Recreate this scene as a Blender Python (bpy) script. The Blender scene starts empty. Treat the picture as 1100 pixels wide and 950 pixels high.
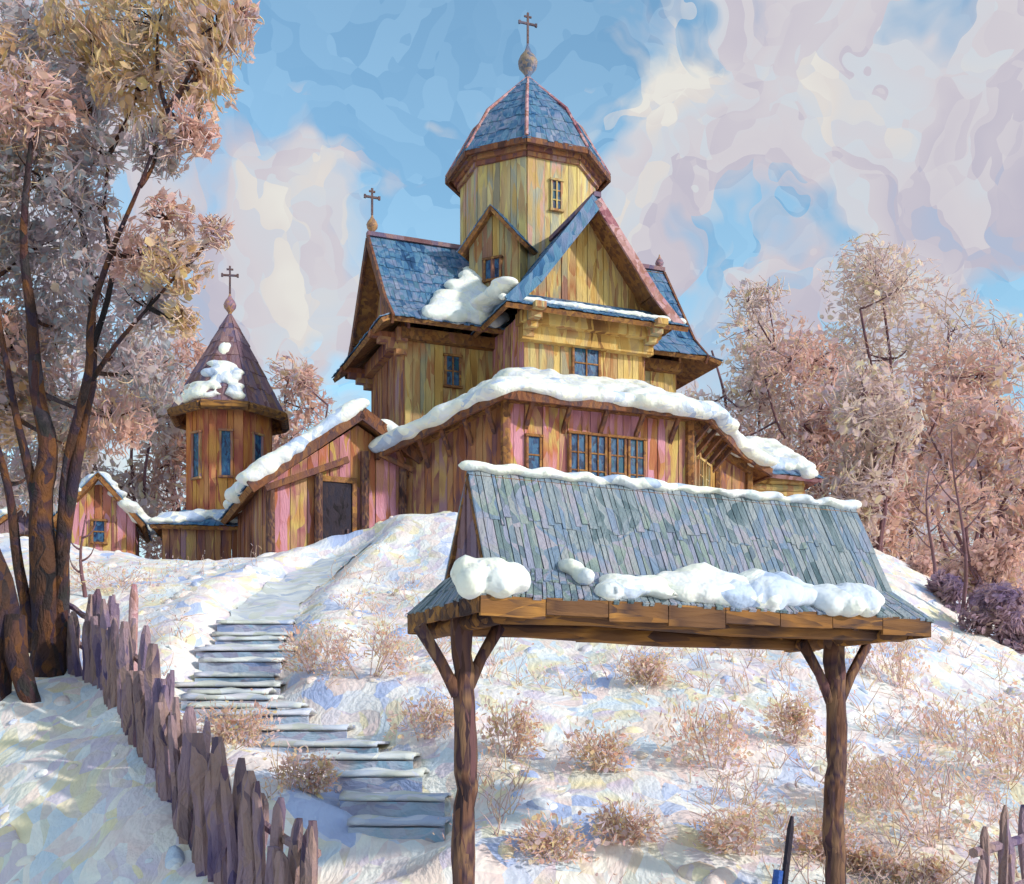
import bpy, math, random
from mathutils import Vector, Matrix, noise
random.seed(7)
R = math.radians
S = bpy.context.scene
COL = S.collection
F, HX, HY, EYE = 1300.0, 550.0, 800.0, 1.7

def hexl(h):
    h = h.lstrip('#'); out = []
    for i in (0, 2, 4):
        c = int(h[i:i+2], 16) / 255
        out.append(c/12.92 if c <= .04045 else ((c+.055)/1.055)**2.4)
    return (*out, 1)
def at(px, py, Y): return Vector(((px-HX)/F*Y, Y, EYE+(HY-py)/F*Y))
def sstep(a, b, x):
    t = max(0, min(1, (x-a)/(b-a))); return t*t*(3-2*t)
def interp(pts, x):
    if x <= pts[0][0]: return pts[0][1]
    for (a, u), (b, v) in zip(pts, pts[1:]):
        if x <= b: return u+(v-u)*(x-a)/(b-a)
    return pts[-1][1]

# ------------------------------------------------------------------ materials
def newmat(name):
    m = bpy.data.materials.new(name); m.use_nodes = True
    nt = m.node_tree; b = nt.nodes['Principled BSDF']
    return m, nt, b
def ramp(nt, pal, const=False):
    r = nt.nodes.new('ShaderNodeValToRGB'); e = r.color_ramp.elements
    r.color_ramp.interpolation = 'CONSTANT' if const else 'LINEAR'
    n = len(pal)
    while len(e) < n: e.new(.5)
    for i, h in enumerate(pal):
        e[i].position = i/n if const else i/(n-1); e[i].color = hexl(h)
    return r
def paint(name, pal, scale=2.0, stretch=(1,1,1), island=0.0, rough=.85, bump=.35, low=.6, mixf=.55, fine=30, warp=.35, trans=0.0, gain=1.0):
    """patches of pigment like strokes: distorted voronoi cells with own colour, low noise and optional per-piece random"""
    m, nt, b = newmat(name); N = nt.nodes.new; L = nt.links.new
    tc = N('ShaderNodeTexCoord')
    n1 = N('ShaderNodeTexNoise'); n1.inputs['Scale'].default_value = scale*.9; n1.inputs['Detail'].default_value = 1
    L(tc.outputs['Object'], n1.inputs['Vector'])
    sub = N('ShaderNodeVectorMath'); sub.operation = 'SUBTRACT'; L(n1.outputs['Color'], sub.inputs[0]); sub.inputs[1].default_value = (.5,.5,.5)
    sc = N('ShaderNodeVectorMath'); sc.operation = 'SCALE'; L(sub.outputs[0], sc.inputs[0]); sc.inputs['Scale'].default_value = warp*2/scale
    ad = N('ShaderNodeVectorMath'); ad.operation = 'ADD'; L(tc.outputs['Object'], ad.inputs[0]); L(sc.outputs[0], ad.inputs[1])
    mp = N('ShaderNodeVectorMath'); mp.operation = 'MULTIPLY'; L(ad.outputs[0], mp.inputs[0]); mp.inputs[1].default_value = stretch
    v = N('ShaderNodeTexVoronoi'); v.inputs['Scale'].default_value = scale; L(mp.outputs[0], v.inputs['Vector'])
    v2 = N('ShaderNodeTexVoronoi'); v2.inputs['Scale'].default_value = scale*3.1; L(mp.outputs[0], v2.inputs['Vector'])
    s1 = N('ShaderNodeSeparateColor'); L(v.outputs['Color'], s1.inputs[0])
    s2 = N('ShaderNodeSeparateColor'); L(v2.outputs['Color'], s2.inputs[0])
    nl = N('ShaderNodeTexNoise'); nl.inputs['Scale'].default_value = scale*.35; nl.inputs['Detail'].default_value = 0; L(tc.outputs['Object'], nl.inputs['Vector'])
    def mix(fac, a, bb):
        x = N('ShaderNodeMix'); x.data_type = 'FLOAT'
        if isinstance(fac, float): x.inputs[0].default_value = fac
        else: L(fac, x.inputs[0])
        L(a, x.inputs[2]); L(bb, x.inputs[3]); return x.outputs[0]
    st = N('ShaderNodeMapRange'); L(nl.outputs['Fac'], st.inputs[0]); st.inputs[1].default_value = .3; st.inputs[2].default_value = .7
    f = mix(mixf, s1.outputs[0], s2.outputs[1])
    f = mix(low*.6, f, st.outputs[0])
    if island > 0:
        g = N('ShaderNodeNewGeometry'); f = mix(island, f, g.outputs['Random Per Island'])
    st2 = N('ShaderNodeMapRange'); L(f, st2.inputs[0]); st2.inputs[1].default_value = .18; st2.inputs[2].default_value = .82
    r = ramp(nt, pal); L(st2.outputs[0], r.inputs[0])
    L(r.outputs[0], b.inputs['Base Color'])
    b.inputs['Roughness'].default_value = rough
    b.inputs['Specular IOR Level'].default_value = .25
    # impasto relief
    nf = N('ShaderNodeTexNoise'); nf.inputs['Scale'].default_value = fine; nf.inputs['Detail'].default_value = 2; L(mp.outputs[0], nf.inputs['Vector'])
    a1 = N('ShaderNodeMath'); a1.operation = 'MULTIPLY_ADD'; L(nf.outputs['Fac'], a1.inputs[0]); a1.inputs[1].default_value = .9; L(s2.outputs[0], a1.inputs[2])
    a2 = N('ShaderNodeMath'); a2.operation = 'ADD'; L(a1.outputs[0], a2.inputs[0]); L(s1.outputs[2], a2.inputs[1])
    bp = N('ShaderNodeBump'); bp.inputs['Strength'].default_value = bump; bp.inputs['Distance'].default_value = .25/scale
    L(a2.outputs[0], bp.inputs['Height']); L(bp.outputs[0], b.inputs['Normal'])
    if trans > 0:
        tr = N('ShaderNodeBsdfTranslucent'); L(r.outputs[0], tr.inputs['Color'])
        ms = N('ShaderNodeMixShader'); ms.inputs[0].default_value = trans
        out = nt.nodes['Material Output']; L(b.outputs[0], ms.inputs[1]); L(tr.outputs[0], ms.inputs[2]); L(ms.outputs[0], out.inputs['Surface'])
    return m

SNOW = ['#c3cfe2','#d3d6e4','#e9ebe6','#efefe4','#eadfdc','#dde4e2','#f0ecd2','#d5cedc','#eef0ea']
M = {}
M['ground'] = paint('snow_ground', ['#b4c2e4', '#d2d8e8', '#eeece8', '#ecd6d0', '#f5f3e8', '#d9ccda', '#efe2ba', '#d2dfe9', '#f6f4ea', '#f0ddd0'], 1.0, (1.5,.7,1), rough=.75, bump=.22, low=.4, mixf=.4, fine=9)
M['clump'] = paint('snow_daubs', ['#aebde2', '#d0d4e8', '#f0f0ec', '#ead4cc', '#f4f2e4', '#d4c6d6', '#ecdcb4', '#f0f0ee', '#c2d0e2'], 1.6, island=.55, rough=.75, bump=.3, fine=10)
M['snow'] = paint('roof_snow', ['#b4c4de','#d6dde6','#eef0e6','#efefdf','#e2e4ea','#f0efdc','#dbe4e4','#eef0e8'], 1.3, rough=.7, bump=.25, fine=9)
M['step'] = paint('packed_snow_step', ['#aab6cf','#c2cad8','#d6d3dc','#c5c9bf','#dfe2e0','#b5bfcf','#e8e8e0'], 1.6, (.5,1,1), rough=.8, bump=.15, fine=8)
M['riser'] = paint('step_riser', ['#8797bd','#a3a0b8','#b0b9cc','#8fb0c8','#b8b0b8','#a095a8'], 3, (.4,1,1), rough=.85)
M['roof'] = paint('weathered_roof_shakes', ['#27496f', '#3a6690', '#56809c', '#6a86a4', '#2f5f86', '#7d88a6', '#4a7288', '#8f96ac', '#34587c'], 1.9, (1,1,.32), island=.22, bump=.3)
M['roof_purple'] = paint('plum_roof_shakes', ['#54464e', '#6f5866', '#826470', '#937476', '#655a78', '#9a7c7c', '#704f56', '#8a6a5a'], 1.1, (1,1,.5), island=.4, bump=.3)
M['roof_grey'] = paint('grey_roof_shakes', ['#4d6068', '#68787e', '#838f96', '#949a9e', '#74828e', '#7488a0', '#9c96a2', '#86948e', '#5c6e78', '#8a8ea2'], 3.2, (1,1,.3), island=.3, bump=.45)
M['yellow'] = paint('golden_planks', ['#7a5636', '#aa8048', '#c29a58', '#cfb270', '#b4966a', '#a06c48', '#c2ac74', '#989078', '#b58460', '#8f6a5c'], 2.0, (1,1,.16), island=.45, bump=.3, warp=.13)
M['drum'] = paint('pale_golden_planks', ['#8f8672', '#b0a080', '#c6ac70', '#d2bf7c', '#b0906a', '#ccbe8c', '#9c9c90', '#bc9c62', '#c49a8e', '#a8a498'], 2.0, (1,1,.16), island=.45, bump=.3, warp=.13)
M['brown'] = paint('russet_planks', ['#5a3830', '#84503a', '#a0684a', '#745058', '#b07850', '#b08660', '#8a5a58', '#b89660', '#a07c86'], 2.0, (1,1,.16), island=.45, bump=.3, warp=.13)
M['pinkw'] = paint('rose_ochre_planks', ['#86503e', '#a86448', '#bc8a58', '#b87c88', '#cf94a4', '#b87050', '#c4a864', '#9f6468', '#cba478', '#8e5a58'], 2.0, (1,1,.16), island=.45, bump=.3, warp=.13)
M['orange'] = paint('orange_planks', ['#8a4a34','#b0603a','#c98444','#a85a48','#d49a50','#b8704c','#9c5248','#c98a5c'], 2.0, (1,1,.16), island=.45, bump=.3, warp=.13)
M['dark'] = paint('dark_timber', ['#46302c', '#6a4030', '#84563a', '#543e42', '#8f6240', '#6e4a48'], 3, (1,1,.4), island=.3, bump=.4)
M['beam'] = paint('eave_beam', ['#3a2826','#6b4a30','#8f6234','#4f3a34','#a5743c','#5a3f30','#7a5638'], 4, (.12,1,1), island=.3, bump=.4, warp=.1)
M['trim'] = paint('rose_trim', ['#7a4450','#a8747c','#c9a2a4','#9a6a5c','#b98a94'], 2.5, island=.3)
M['soffit'] = paint('under_roof_boards', ['#5a362a', '#7d5234', '#9c6c3c', '#6a4838', '#a87a44', '#8a5c50'], 3, island=.3)
M['post'] = paint('weathered_post', ['#34262a', '#573a30', '#755240', '#4a3640', '#85644c', '#402e34', '#68484a'], 7, (1,1,.13), bump=.6, warp=.15)
M['picket'] = paint('weathered_picket', ['#4a4058', '#6e5c78', '#84687a', '#5a4e72', '#947c88', '#9c8078', '#54485e', '#845e64', '#7a6680'], 2.5, (1,1,.3), island=.6, bump=.5)
M['bark'] = paint('dark_bark', ['#241f22', '#3a2c2a', '#54382a', '#30283a', '#6d4628', '#442c34', '#33302e', '#4a4048'], 2.4, (1,1,.4), bump=.6)
M['limb'] = paint('warm_limb', ['#6a4a38','#8a6440','#a88452','#5a4450','#9a7a62','#7a5a62'], 3, (1,1,.4), bump=.4)
M['twig'] = paint('pale_twigs', ['#c8a89c', '#d4b8a6', '#dcbcb0', '#c0a4ac', '#d6c094', '#cfa898'], 2, island=.5, bump=.2)
M['twig_dark'] = paint('dark_twigs', ['#5a4452','#7a5a62','#6a4a4c','#8a6c78'], 2, island=.4, bump=.2)
M['metal'] = paint('dull_dome_metal', ['#4a5f7d','#6c7894','#8a7f8a','#9a8468','#5a6478'], 3, rough=.5)
M['gilt'] = paint('warm_dome_metal', ['#8a6a5a','#b58a5a','#a0788a','#7a6a7a'], 4, rough=.5)
M['cross'] = paint('cross_iron', ['#4a3f4a','#6a4f4a','#5a5468'], 5, rough=.6)
M['glass'] = paint('window_pane', ['#1f2d4a','#2f4a74','#3f6a8a','#33304a','#24566a'], 5, (1,1,.4), rough=.25, bump=.1)
M['door'] = paint('dark_door', ['#1f1a20','#38303a','#2c2a38','#4a3a3a'], 4, (1,1,.3), rough=.8)
M['blue'] = paint('blue_paint', ['#2a4a94','#3a62b0','#24408a'], 8, rough=.6)
# crowns
def crown_mat(name, pal, low=.75):
    m, nt, b = newmat(name); N = nt.nodes.new; L = nt.links.new
    tc = N('ShaderNodeTexCoord'); n1 = N('ShaderNodeTexNoise'); n1.inputs['Scale'].default_value = .8; n1.inputs['Detail'].default_value = 1; L(tc.outputs['Object'], n1.inputs['Vector'])
    g = N('ShaderNodeNewGeometry'); a = N('ShaderNodeMath'); a.operation = 'MULTIPLY_ADD'; L(n1.outputs['Fac'], a.inputs[0]); a.inputs[1].default_value = 1.7; a.inputs[2].default_value = -.6
    c = N('ShaderNodeMath'); c.operation = 'MULTIPLY_ADD'; L(g.outputs['Random Per Island'], c.inputs[0]); c.inputs[1].default_value = .5; L(a.outputs[0], c.inputs[2])
    r = ramp(nt, pal); L(c.outputs[0], r.inputs[0]); out = nt.nodes['Material Output']
    d = N('ShaderNodeBsdfDiffuse'); L(r.outputs[0], d.inputs['Color']); t = N('ShaderNodeBsdfTranslucent'); L(r.outputs[0], t.inputs['Color'])
    ms = N('ShaderNodeMixShader'); ms.inputs[0].default_value = .5; L(d.outputs[0], ms.inputs[1]); L(t.outputs[0], ms.inputs[2]); L(ms.outputs[0], out.inputs['Surface']); nt.nodes.remove(b)
    return m
M['cr_ochre'] = crown_mat('ochre_crown', ['#b5a8a0', '#c8b8a8', '#dcc29c', '#ecd090', '#ecc8ae', '#dcb07c', '#d2c0be', '#ecc8c0', '#c4bcb2', '#f0dca0'])
M['cr_grey'] = crown_mat('grey_mauve_crown', ['#b8a8b0', '#c8b4ba', '#d4c2c8', '#b8c4cc', '#e0c4bc', '#d0bcc8', '#ccbca8', '#bcccd6', '#e0c0bc'])
M['cr_pink'] = crown_mat('rose_crown', ['#e8bcb4', '#ecc4b8', '#f4ccb4', '#f2c8c4', '#ecbca4', '#dcc0c8', '#f2d4a8', '#ccc0d8', '#f4ccbc'])
M['cr_pale'] = crown_mat('pale_crown', ['#e6ccc8', '#f0d4c8', '#f2dcc0', '#e6cfd4', '#f4d8c4', '#dcc8d0', '#eee0cc', '#f4e2b4', '#f2d0c8'])
M['cr_violet'] = crown_mat('violet_shrub', ['#9c84a4', '#b49cb4', '#ccaab0', '#a88a9a', '#d2b4a8', '#b89488', '#d4bcc6'])
M['cr_bush'] = crown_mat('snowy_bush', ['#f2c8bc', '#f4dcd0', '#f0d0a8', '#f4dce0', '#f2bca4', '#f0e0ac', '#e8d0e0', '#f6ece4', '#f2c0c0'])

# ------------------------------------------------------------------ mesh helpers
class MB:
    def __init__(s): s.v = []; s.f = []
    def add(s, vs, fs):
        o = len(s.v); s.v += [Vector(p) for p in vs]; s.f += [[i+o for i in f] for f in fs]
    def box(s, c, size, rz=0, mat=None, jit=0):
        sx, sy, sz = (d/2 for d in size); m = mat or Matrix.Rotation(rz, 3, 'Z'); c = Vector(c)
        vs = [c+m @ Vector((x*sx+random.uniform(-jit,jit), y*sy+random.uniform(-jit,jit), z*sz+random.uniform(-jit,jit))) for z in (-1,1) for x, y in ((-1,-1),(1,-1),(1,1),(-1,1))]
        s.add(vs, [(3,2,1,0),(4,5,6,7),(0,1,5,4),(1,2,6,5),(2,3,7,6),(3,0,4,7)])
    def bar(s, a, b, w, h, up=(0,0,1)):
        a = Vector(a); b = Vector(b); d = (b-a); L = d.length; d.normalize()
        x = d.cross(Vector(up));
        if x.length < .01: x = d.cross(Vector((0,1,0)))
        x.normalize(); z = x.cross(d)
        m = Matrix((x, d, z)).transposed()
        s.box((a+b)/2, (w, L, h), mat=m)
    def tube(s, pts, rs, n=7, wob=0, cap=True):
        pts = [Vector(p) for p in pts]; rings = []
        ref = Vector((.3,.9,.1)).normalized(); o = len(s.v)
        for i, p in enumerate(pts):
            d = (pts[min(i+1, len(pts)-1)]-pts[max(i-1, 0)])
            if d.length < 1e-6: d = Vector((0,0,1))
            d.normalize(); x = d.cross(ref); x.normalize(); y = d.cross(x)
            for k in range(n):
                a = 2*math.pi*k/n; r = rs[i]*(1+random.uniform(-wob, wob))
                s.v.append(p+x*math.cos(a)*r+y*math.sin(a)*r)
        for i in range(len(pts)-1):
            for k in range(n):
                k2 = (k+1) % n
                s.f.append([o+i*n+k, o+i*n+k2, o+(i+1)*n+k2, o+(i+1)*n+k])
        if cap:
            s.f.append([o+k for k in range(n)][::-1]); s.f.append([o+(len(pts)-1)*n+k for k in range(n)])
    def lathe(s, c, prof, n=12):
        c = Vector(c); o = len(s.v)
        for r, z in prof:
            for k in range(n):
                a = 2*math.pi*k/n; s.v.append(c+Vector((r*math.cos(a), r*math.sin(a), z)))
        for i in range(len(prof)-1):
            for k in range(n):
                k2 = (k+1) % n; s.f.append([o+i*n+k, o+i*n+k2, o+(i+1)*n+k2, o+(i+1)*n+k])
        s.f.append([o+k for k in range(n)][::-1]); s.f.append([o+(len(prof)-1)*n+k for k in range(n)])
    def slab(s, q, th):
        """quad q (4 points) thickened downward along its normal"""
        q = [Vector(p) for p in q]; n = (q[1]-q[0]).cross(q[3]-q[0])
        if n.length < 1e-6: n = (q[2]-q[1]).cross(q[0]-q[1])
        n.normalize()
        if n.z < 0: n = -n
        s.add(q+[p-n*th for p in q], [(0,1,2,3),(7,6,5,4),(0,4,5,1),(1,5,6,2),(2,6,7,3),(3,7,4,0)])
    def planks(s, p0, p1, bot, top, w=.16, th=.035, out=None, gap=.006):
        """vertical planks along p0->p1; bot/top = lists of (s, z)"""
        p0 = Vector(p0); p1 = Vector(p1); d = p1-p0; d.z = 0; L = d.length; n = Vector((d.y, -d.x, 0)).normalized()
        if out is not None and n.dot(Vector(out)) < 0: n = -n
        c = max(1, int(L/w)); ed = sorted([0, 1]+[min(.999, max(.001, (i+random.uniform(-.25,.25))/c)) for i in range(1, c)])
        for a, b in zip(ed, ed[1:]):
            if b-a < 1e-4: continue
            t = th*random.uniform(.5, 1.4); g = gap/L
            A = p0+d*(a+g); B = p0+d*(b-g); za, zb, ya, yb = interp(bot, a), interp(bot, b), interp(top, a), interp(top, b)
            if max(ya-za, yb-zb) < .02: continue
            ya = max(ya, za+.005); yb = max(yb, zb+.005)
            vs = []
            for off in (-.03, t):
                for P, z in ((A, za), (B, zb), (B, yb), (A, ya)):
                    q = P+n*off; vs.append((q.x, q.y, z))
            s.add(vs, [(0,1,2,3),(7,6,5,4),(0,4,5,1),(1,5,6,2),(2,6,7,3),(3,7,4,0)])
    def shakes(s, EL, ER, RR, RL, row=.55, w=.15, th=.028):
        """shingle courses on the plane eave-left, eave-right, ridge-right, ridge-left"""
        EL, ER, RR, RL = map(Vector, (EL, ER, RR, RL))
        n = (ER-EL).cross(RL-EL) if (RL-EL).length > .01 else (RR-EL).cross(ER-EL)
        n.normalize()
        if n.z < 0: n = -n
        H = ((RL+RR)/2-(EL+ER)/2).length; nr = max(1, round(H/row))
        P = lambda u, v: (EL.lerp(ER, u)).lerp(RL.lerp(RR, u), v)
        for j in range(nr):
            v0 = j/nr; v1 = min(1, (j+1.45)/nr)
            W = (P(1, v0)-P(0, v0)).length; c = max(1, round(W/w))
            ed = sorted([0, 1]+[(i+random.uniform(-.28,.28))/c for i in range(1, c)])
            for a, b in zip(ed, ed[1:]):
                dv = random.uniform(-.16, .05)/nr if j else random.uniform(-.16, 0)/nr
                lo = th*random.uniform(.8, 1.6); g = .004/W
                q = [P(a+g, v0+dv)+n*lo, P(b-g, v0+dv)+n*lo, P(b-g, v1)+n*.006, P(a+g, v1)+n*.006]
                q2 = [p-n*.022 for p in q]
                s.add(q+q2, [(0,1,2,3),(7,6,5,4),(0,4,5,1),(1,5,6,2),(2,6,7,3),(3,7,4,0)])
    def build(s, name, mat, parent=None, smooth=False):
        me = bpy.data.meshes.new(name); me.from_pydata([tuple(p) for p in s.v], [], s.f); me.update()
        if smooth: me.polygons.foreach_set('use_smooth', [True]*len(me.polygons))
        me.materials.append(mat)
        o = bpy.data.objects.new(name, me); COL.objects.link(o)
        if parent: o.parent = parent
        return o
def tag(o, label=None, cat=None, group=None, kind=None):
    if label: o['label'] = label
    if cat: o['category'] = cat
    if group: o['group'] = group
    if kind: o['kind'] = kind
    return o
def thing(name, label, cat, loc=(0,0,0), rz=0, group=None):
    o = bpy.data.objects.new(name, None); COL.objects.link(o); o.empty_display_size = .3
    o.location = loc; o.rotation_euler = (0,0,rz); return tag(o, label, cat, group)

_ico = {}
def ico(sub):
    if sub not in _ico:
        import bmesh
        bm = bmesh.new(); bmesh.ops.create_icosphere(bm, subdivisions=sub, radius=1)
        bm.verts.ensure_lookup_table()
        _ico[sub] = ([v.co.copy() for v in bm.verts], [[v.index for v in f.verts] for f in bm.faces]); bm.free()
    return _ico[sub]
def blobs(name, bl, mat, parent=None, voxel=.07, lump=.05, smooth=7):
    """fuse ellipsoids (x,y,z,rx,ry,rz) into one lumpy snow mass"""
    mb = MB(); vs, fs = ico(2)
    for x, y, z, a, b, c in bl:
        mb.add([Vector((v.x*a+x, v.y*b+y, v.z*c+z)) for v in vs], fs)
    o = mb.build(name, mat)
    md = o.modifiers.new('r', 'REMESH'); md.mode = 'VOXEL'; md.voxel_size = voxel
    m2 = o.modifiers.new('s', 'SMOOTH'); m2.iterations = smooth; m2.factor = .5
    dg = bpy.context.evaluated_depsgraph_get(); me = bpy.data.meshes.new_from_object(o.evaluated_get(dg))
    old = o.data; o.modifiers.clear(); o.data = me; bpy.data.meshes.remove(old); me.name = name
    sd = Vector((random.random()*50, 3, 9))
    for v in me.vertices:
        v.co += v.normal*(noise.noise(v.co*1.9+sd)*lump*1.3+noise.noise(v.co*5+sd)*lump*.2)
    me.polygons.foreach_set('use_smooth', [True]*len(me.polygons))
    if not me.materials: me.materials.append(mat)
    if parent: o.parent = parent
    return o
def snow_patch(q, u0, u1, v0, v1, th, n, r=(.25,.5), edge=.12):
    """ellipsoids spread over part of the roof plane q = EL,ER,RR,RL"""
    EL, ER, RR, RL = map(Vector, q); out = []
    for i in range(n):
        u = random.uniform(u0, u1); v = random.uniform(v0, v1)
        p = EL.lerp(ER, u).lerp(RL.lerp(RR, u), v); a = random.uniform(*r)
        out.append((p.x, p.y, p.z+th*.35, a, a*random.uniform(.7,1), th*random.uniform(.85,1.05)))
    return out

# ------------------------------------------------------------------ terrain
PROF = [(-60,-1.5),(-5,-.35),(8,-.3),(9.5,-.05),(10.8,.15),(12,.75),(16,2.35),(22,4.35),(27,6.25),(29.5,7.0),(32,7.25),(60,7.4),(110,8.5),(200,11),(600,18)]
FENCE = [(-9.4,19.5),(-6.6,17.6),(-5.55,16.4),(-4.95,15.2),(-4.1,13.8),(-3.4,12.4),(-2.75,11.2),(-2.05,10.3),(-1.55,9.6)]
def fence_x(Y): return interp([(y, x) for x, y in reversed(FENCE)], Y)
PATHW = []
def g0(X, Y):
    z = interp(PROF, Y)*.5+interp(PROF, Y-.8)*.25+interp(PROF, Y+.8)*.25
    st = 1.6+max(0, Y-16)*.36
    k = sstep(st, st+9, X)*(1-sstep(60, 110, Y))
    if z > 0: z *= 1-.46*k
    if Y < 30: z -= (.25+.95*(1-sstep(10.5, 16.5, Y)))*sstep(0, 3.2, fence_x(Y)-X)*sstep(7, 9, Y)*(1-sstep(20, 28, Y))
    z -= .95*math.exp(-(((X+7.4)/4.0)**2+((Y-31)/5)**2))
    z += .55*math.exp(-(((X+1.9)/1.9)**2+((Y-27.4)/2.2)**2))
    return z
def path_d(X, Y):
    best = 9
    for (ax, ay), (bx, by) in zip(PATHW, PATHW[1:]):
        dx, dy = bx-ax, by-ay; t = max(0, min(1, ((X-ax)*dx+(Y-ay)*dy)/(dx*dx+dy*dy)))
        best = min(best, math.hypot(X-ax-t*dx, Y-ay-t*dy))
    return best
def ground(X, Y):
    z = g0(X, Y)
    if 8 < Y < 60 and abs(X) < 30:
        z += .15*noise.noise(Vector((X*.55, Y*.55, 1)))+.1*noise.noise(Vector((X*1.3+Y*.5, Y*.9, 5)))+.075*abs(noise.noise(Vector((X*2.3, Y*1.7+X*.6, 8))))+.03*noise.noise(Vector((X*4.5, Y*4, 2)))
        if PATHW and 9 < Y < 33 and -9 < X < 2:
            d = path_d(X, Y); z -= .24*(1-sstep(.45, 1.1, d)); z += .1*math.exp(-((d-1.25)/.35)**2)
    return z
def hit(px, py):
    """where the sight line of a picture point meets the hillside"""
    dx, dz = (px-HX)/F, (HY-py)/F; Y = 8.5
    while Y < 70:
        if g0(dx*Y, Y) > EYE+dz*Y: break
        Y += .05
    return (dx*Y, Y)
PP = [(385,880+25),(430,870),(425,850),(410,826),(385,806),(350,788),(318,775),(285,764),(250,748),(248,725),(262,704),(270,685),(276,664),(290,640),(318,618),(350,598),(378,580)]
PATHW = [hit(*p) for p in PP]

def grid(xs, ys, f):
    mb = MB(); mb.v = [Vector((x, y, f(x, y))) for y in ys for x in xs]; n = len(xs)
    mb.f = [[j*n+i, j*n+i+1, (j+1)*n+i+1, (j+1)*n+i] for j in range(len(ys)-1) for i in range(n-1)]
    return mb
def axis(segs):
    out = []
    for a, b, st in segs:
        k = max(1, round((b-a)/st)); out += [a+(b-a)*i/k for i in range(k)]
    return out+[segs[-1][1]]
xs = axis([(-900,-100,80),(-100,-24,6),(-24,-13,.5),(-13,14,.13),(14,28,.6),(28,100,6),(100,900,80)])
ys = axis([(-60,7,3),(7,9,.4),(9,34,.13),(34,60,.8),(60,120,6),(120,1200,60)])
gr = grid(xs, ys, ground).build('ground', M['ground'], smooth=True); tag(gr, kind='structure')

# snow clumps and humps all over the slope
mb = MB(); vs, fs = ico(2)
cnt = 0
while cnt < 420:
    Y = 9.5+22*random.random()**1.4; X = random.uniform(-.47, .47)*Y
    if path_d(X, Y) < .75: continue
    s = random.choice((.06,.08,.1,.13,.18))*random.uniform(.7,1.25)*(.75+Y/40)
    z = ground(X, Y); rz = random.uniform(0, 3.1); el = random.uniform(.4,.85); hh = random.uniform(.16,.28); ns = Vector((X*3, Y*3, 0))
    c, q = math.cos(rz), math.sin(rz)
    sl = (ground(X, Y+.3)-z)/.3; sx = (ground(X+.3, Y)-z)/.3
    pts = []
    for v in vs:
        kk = 1+.45*noise.noise(v*1.3+ns); x, y = v.x*s*kk, v.y*s*el*kk; xx, yy = x*c-y*q, x*q+y*c
        pts.append(Vector((X+xx, Y+yy, z+v.z*s*hh*2+sl*yy+sx*xx-s*hh*.5)))
    mb.add(pts, fs); cnt += 1
tag(mb.build('snow_clumps', M['clump'], smooth=True), 'lumpy clods and humps of snow tinted cream, rose and blue over the hillside', 'snow', kind='stuff')

# ------------------------------------------------------------------ stairway
st = thing('hillside_steps', 'snow covered steps winding down the slope from the church to the foreground', 'steps', (*PATHW[5], ground(*PATHW[5])))
seg = PATHW[1:13]; inv = Matrix.Translation(-st.location)
samples = []
for (ax, ay), (bx, by) in zip(seg, seg[1:]):
    L = math.hypot(bx-ax, by-ay); k = max(1, round(L/.47))
    for i in range(k): samples.append((ax+(bx-ax)*i/k, ay+(by-ay)*i/k))
samples.append(seg[-1])
for i, (x, y) in enumerate(samples):
    z = ground(x, y)+random.uniform(.07,.14); ang = R(random.uniform(-4, 4))-(R(7) if y < 15 else 0); w = random.uniform(1.0, 1.55)
    off = Vector((x, y, z))-st.location
    n = 12; mt = MB(); Rm = Matrix.Rotation(ang, 3, 'Z')
    top = []
    for j in range(n+1):
        u = (j/n-.5)*w; e = .035*math.sin(j*.9+i*1.7)
        for yy, zz in ((-.25+e, .0), (-.22+e, .03), (.0, .05+e*.6), (.36, .03)):
            top.append(off+Rm @ Vector((u, yy, zz)))
    mt.v = top+[p-Vector((0,0,.035)) for p in top]; m = len(top)
    for j in range(n):
        for q in range(3): mt.f.append([j*4+q, (j+1)*4+q, (j+1)*4+q+1, j*4+q+1]); mt.f.append([m+j*4+q+1, m+(j+1)*4+q+1, m+(j+1)*4+q, m+j*4+q])
        mt.f.append([j*4, m+j*4, m+(j+1)*4, (j+1)*4]); mt.f.append([j*4+3, (j+1)*4+3, m+(j+1)*4+3, m+j*4+3])
    for q in range(3):
        mt.f.append([q, q+1, m+q+1, m+q]); mt.f.append([n*4+q+1, n*4+q, m+n*4+q, m+n*4+q+1])
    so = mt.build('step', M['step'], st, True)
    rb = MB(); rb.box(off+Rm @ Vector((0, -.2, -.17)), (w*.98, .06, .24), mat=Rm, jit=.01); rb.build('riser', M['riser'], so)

pm = MB(); pl = PATHW[12:]; rows = []
for (ax, ay), (bx, by) in zip(pl, pl[1:]):
    for i in range(8): rows.append((ax+(bx-ax)*i/8, ay+(by-ay)*i/8))
for x, y in rows:
    for j in range(9):
        u = (j/8-.5)*(1.15+.25*noise.noise(Vector((x*2, y*2, 3)))); pm.v.append(Vector((x+u, y, ground(x+u, y)+.035)))
for i in range(len(rows)-1):
    for j in range(8): pm.f.append([i*9+j, i*9+j+1, (i+1)*9+j+1, (i+1)*9+j])
tag(pm.build('path', M['step'], smooth=True), kind='structure')  # strip of greyer packed snow, its grey-blue also painting in the path's shade
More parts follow.
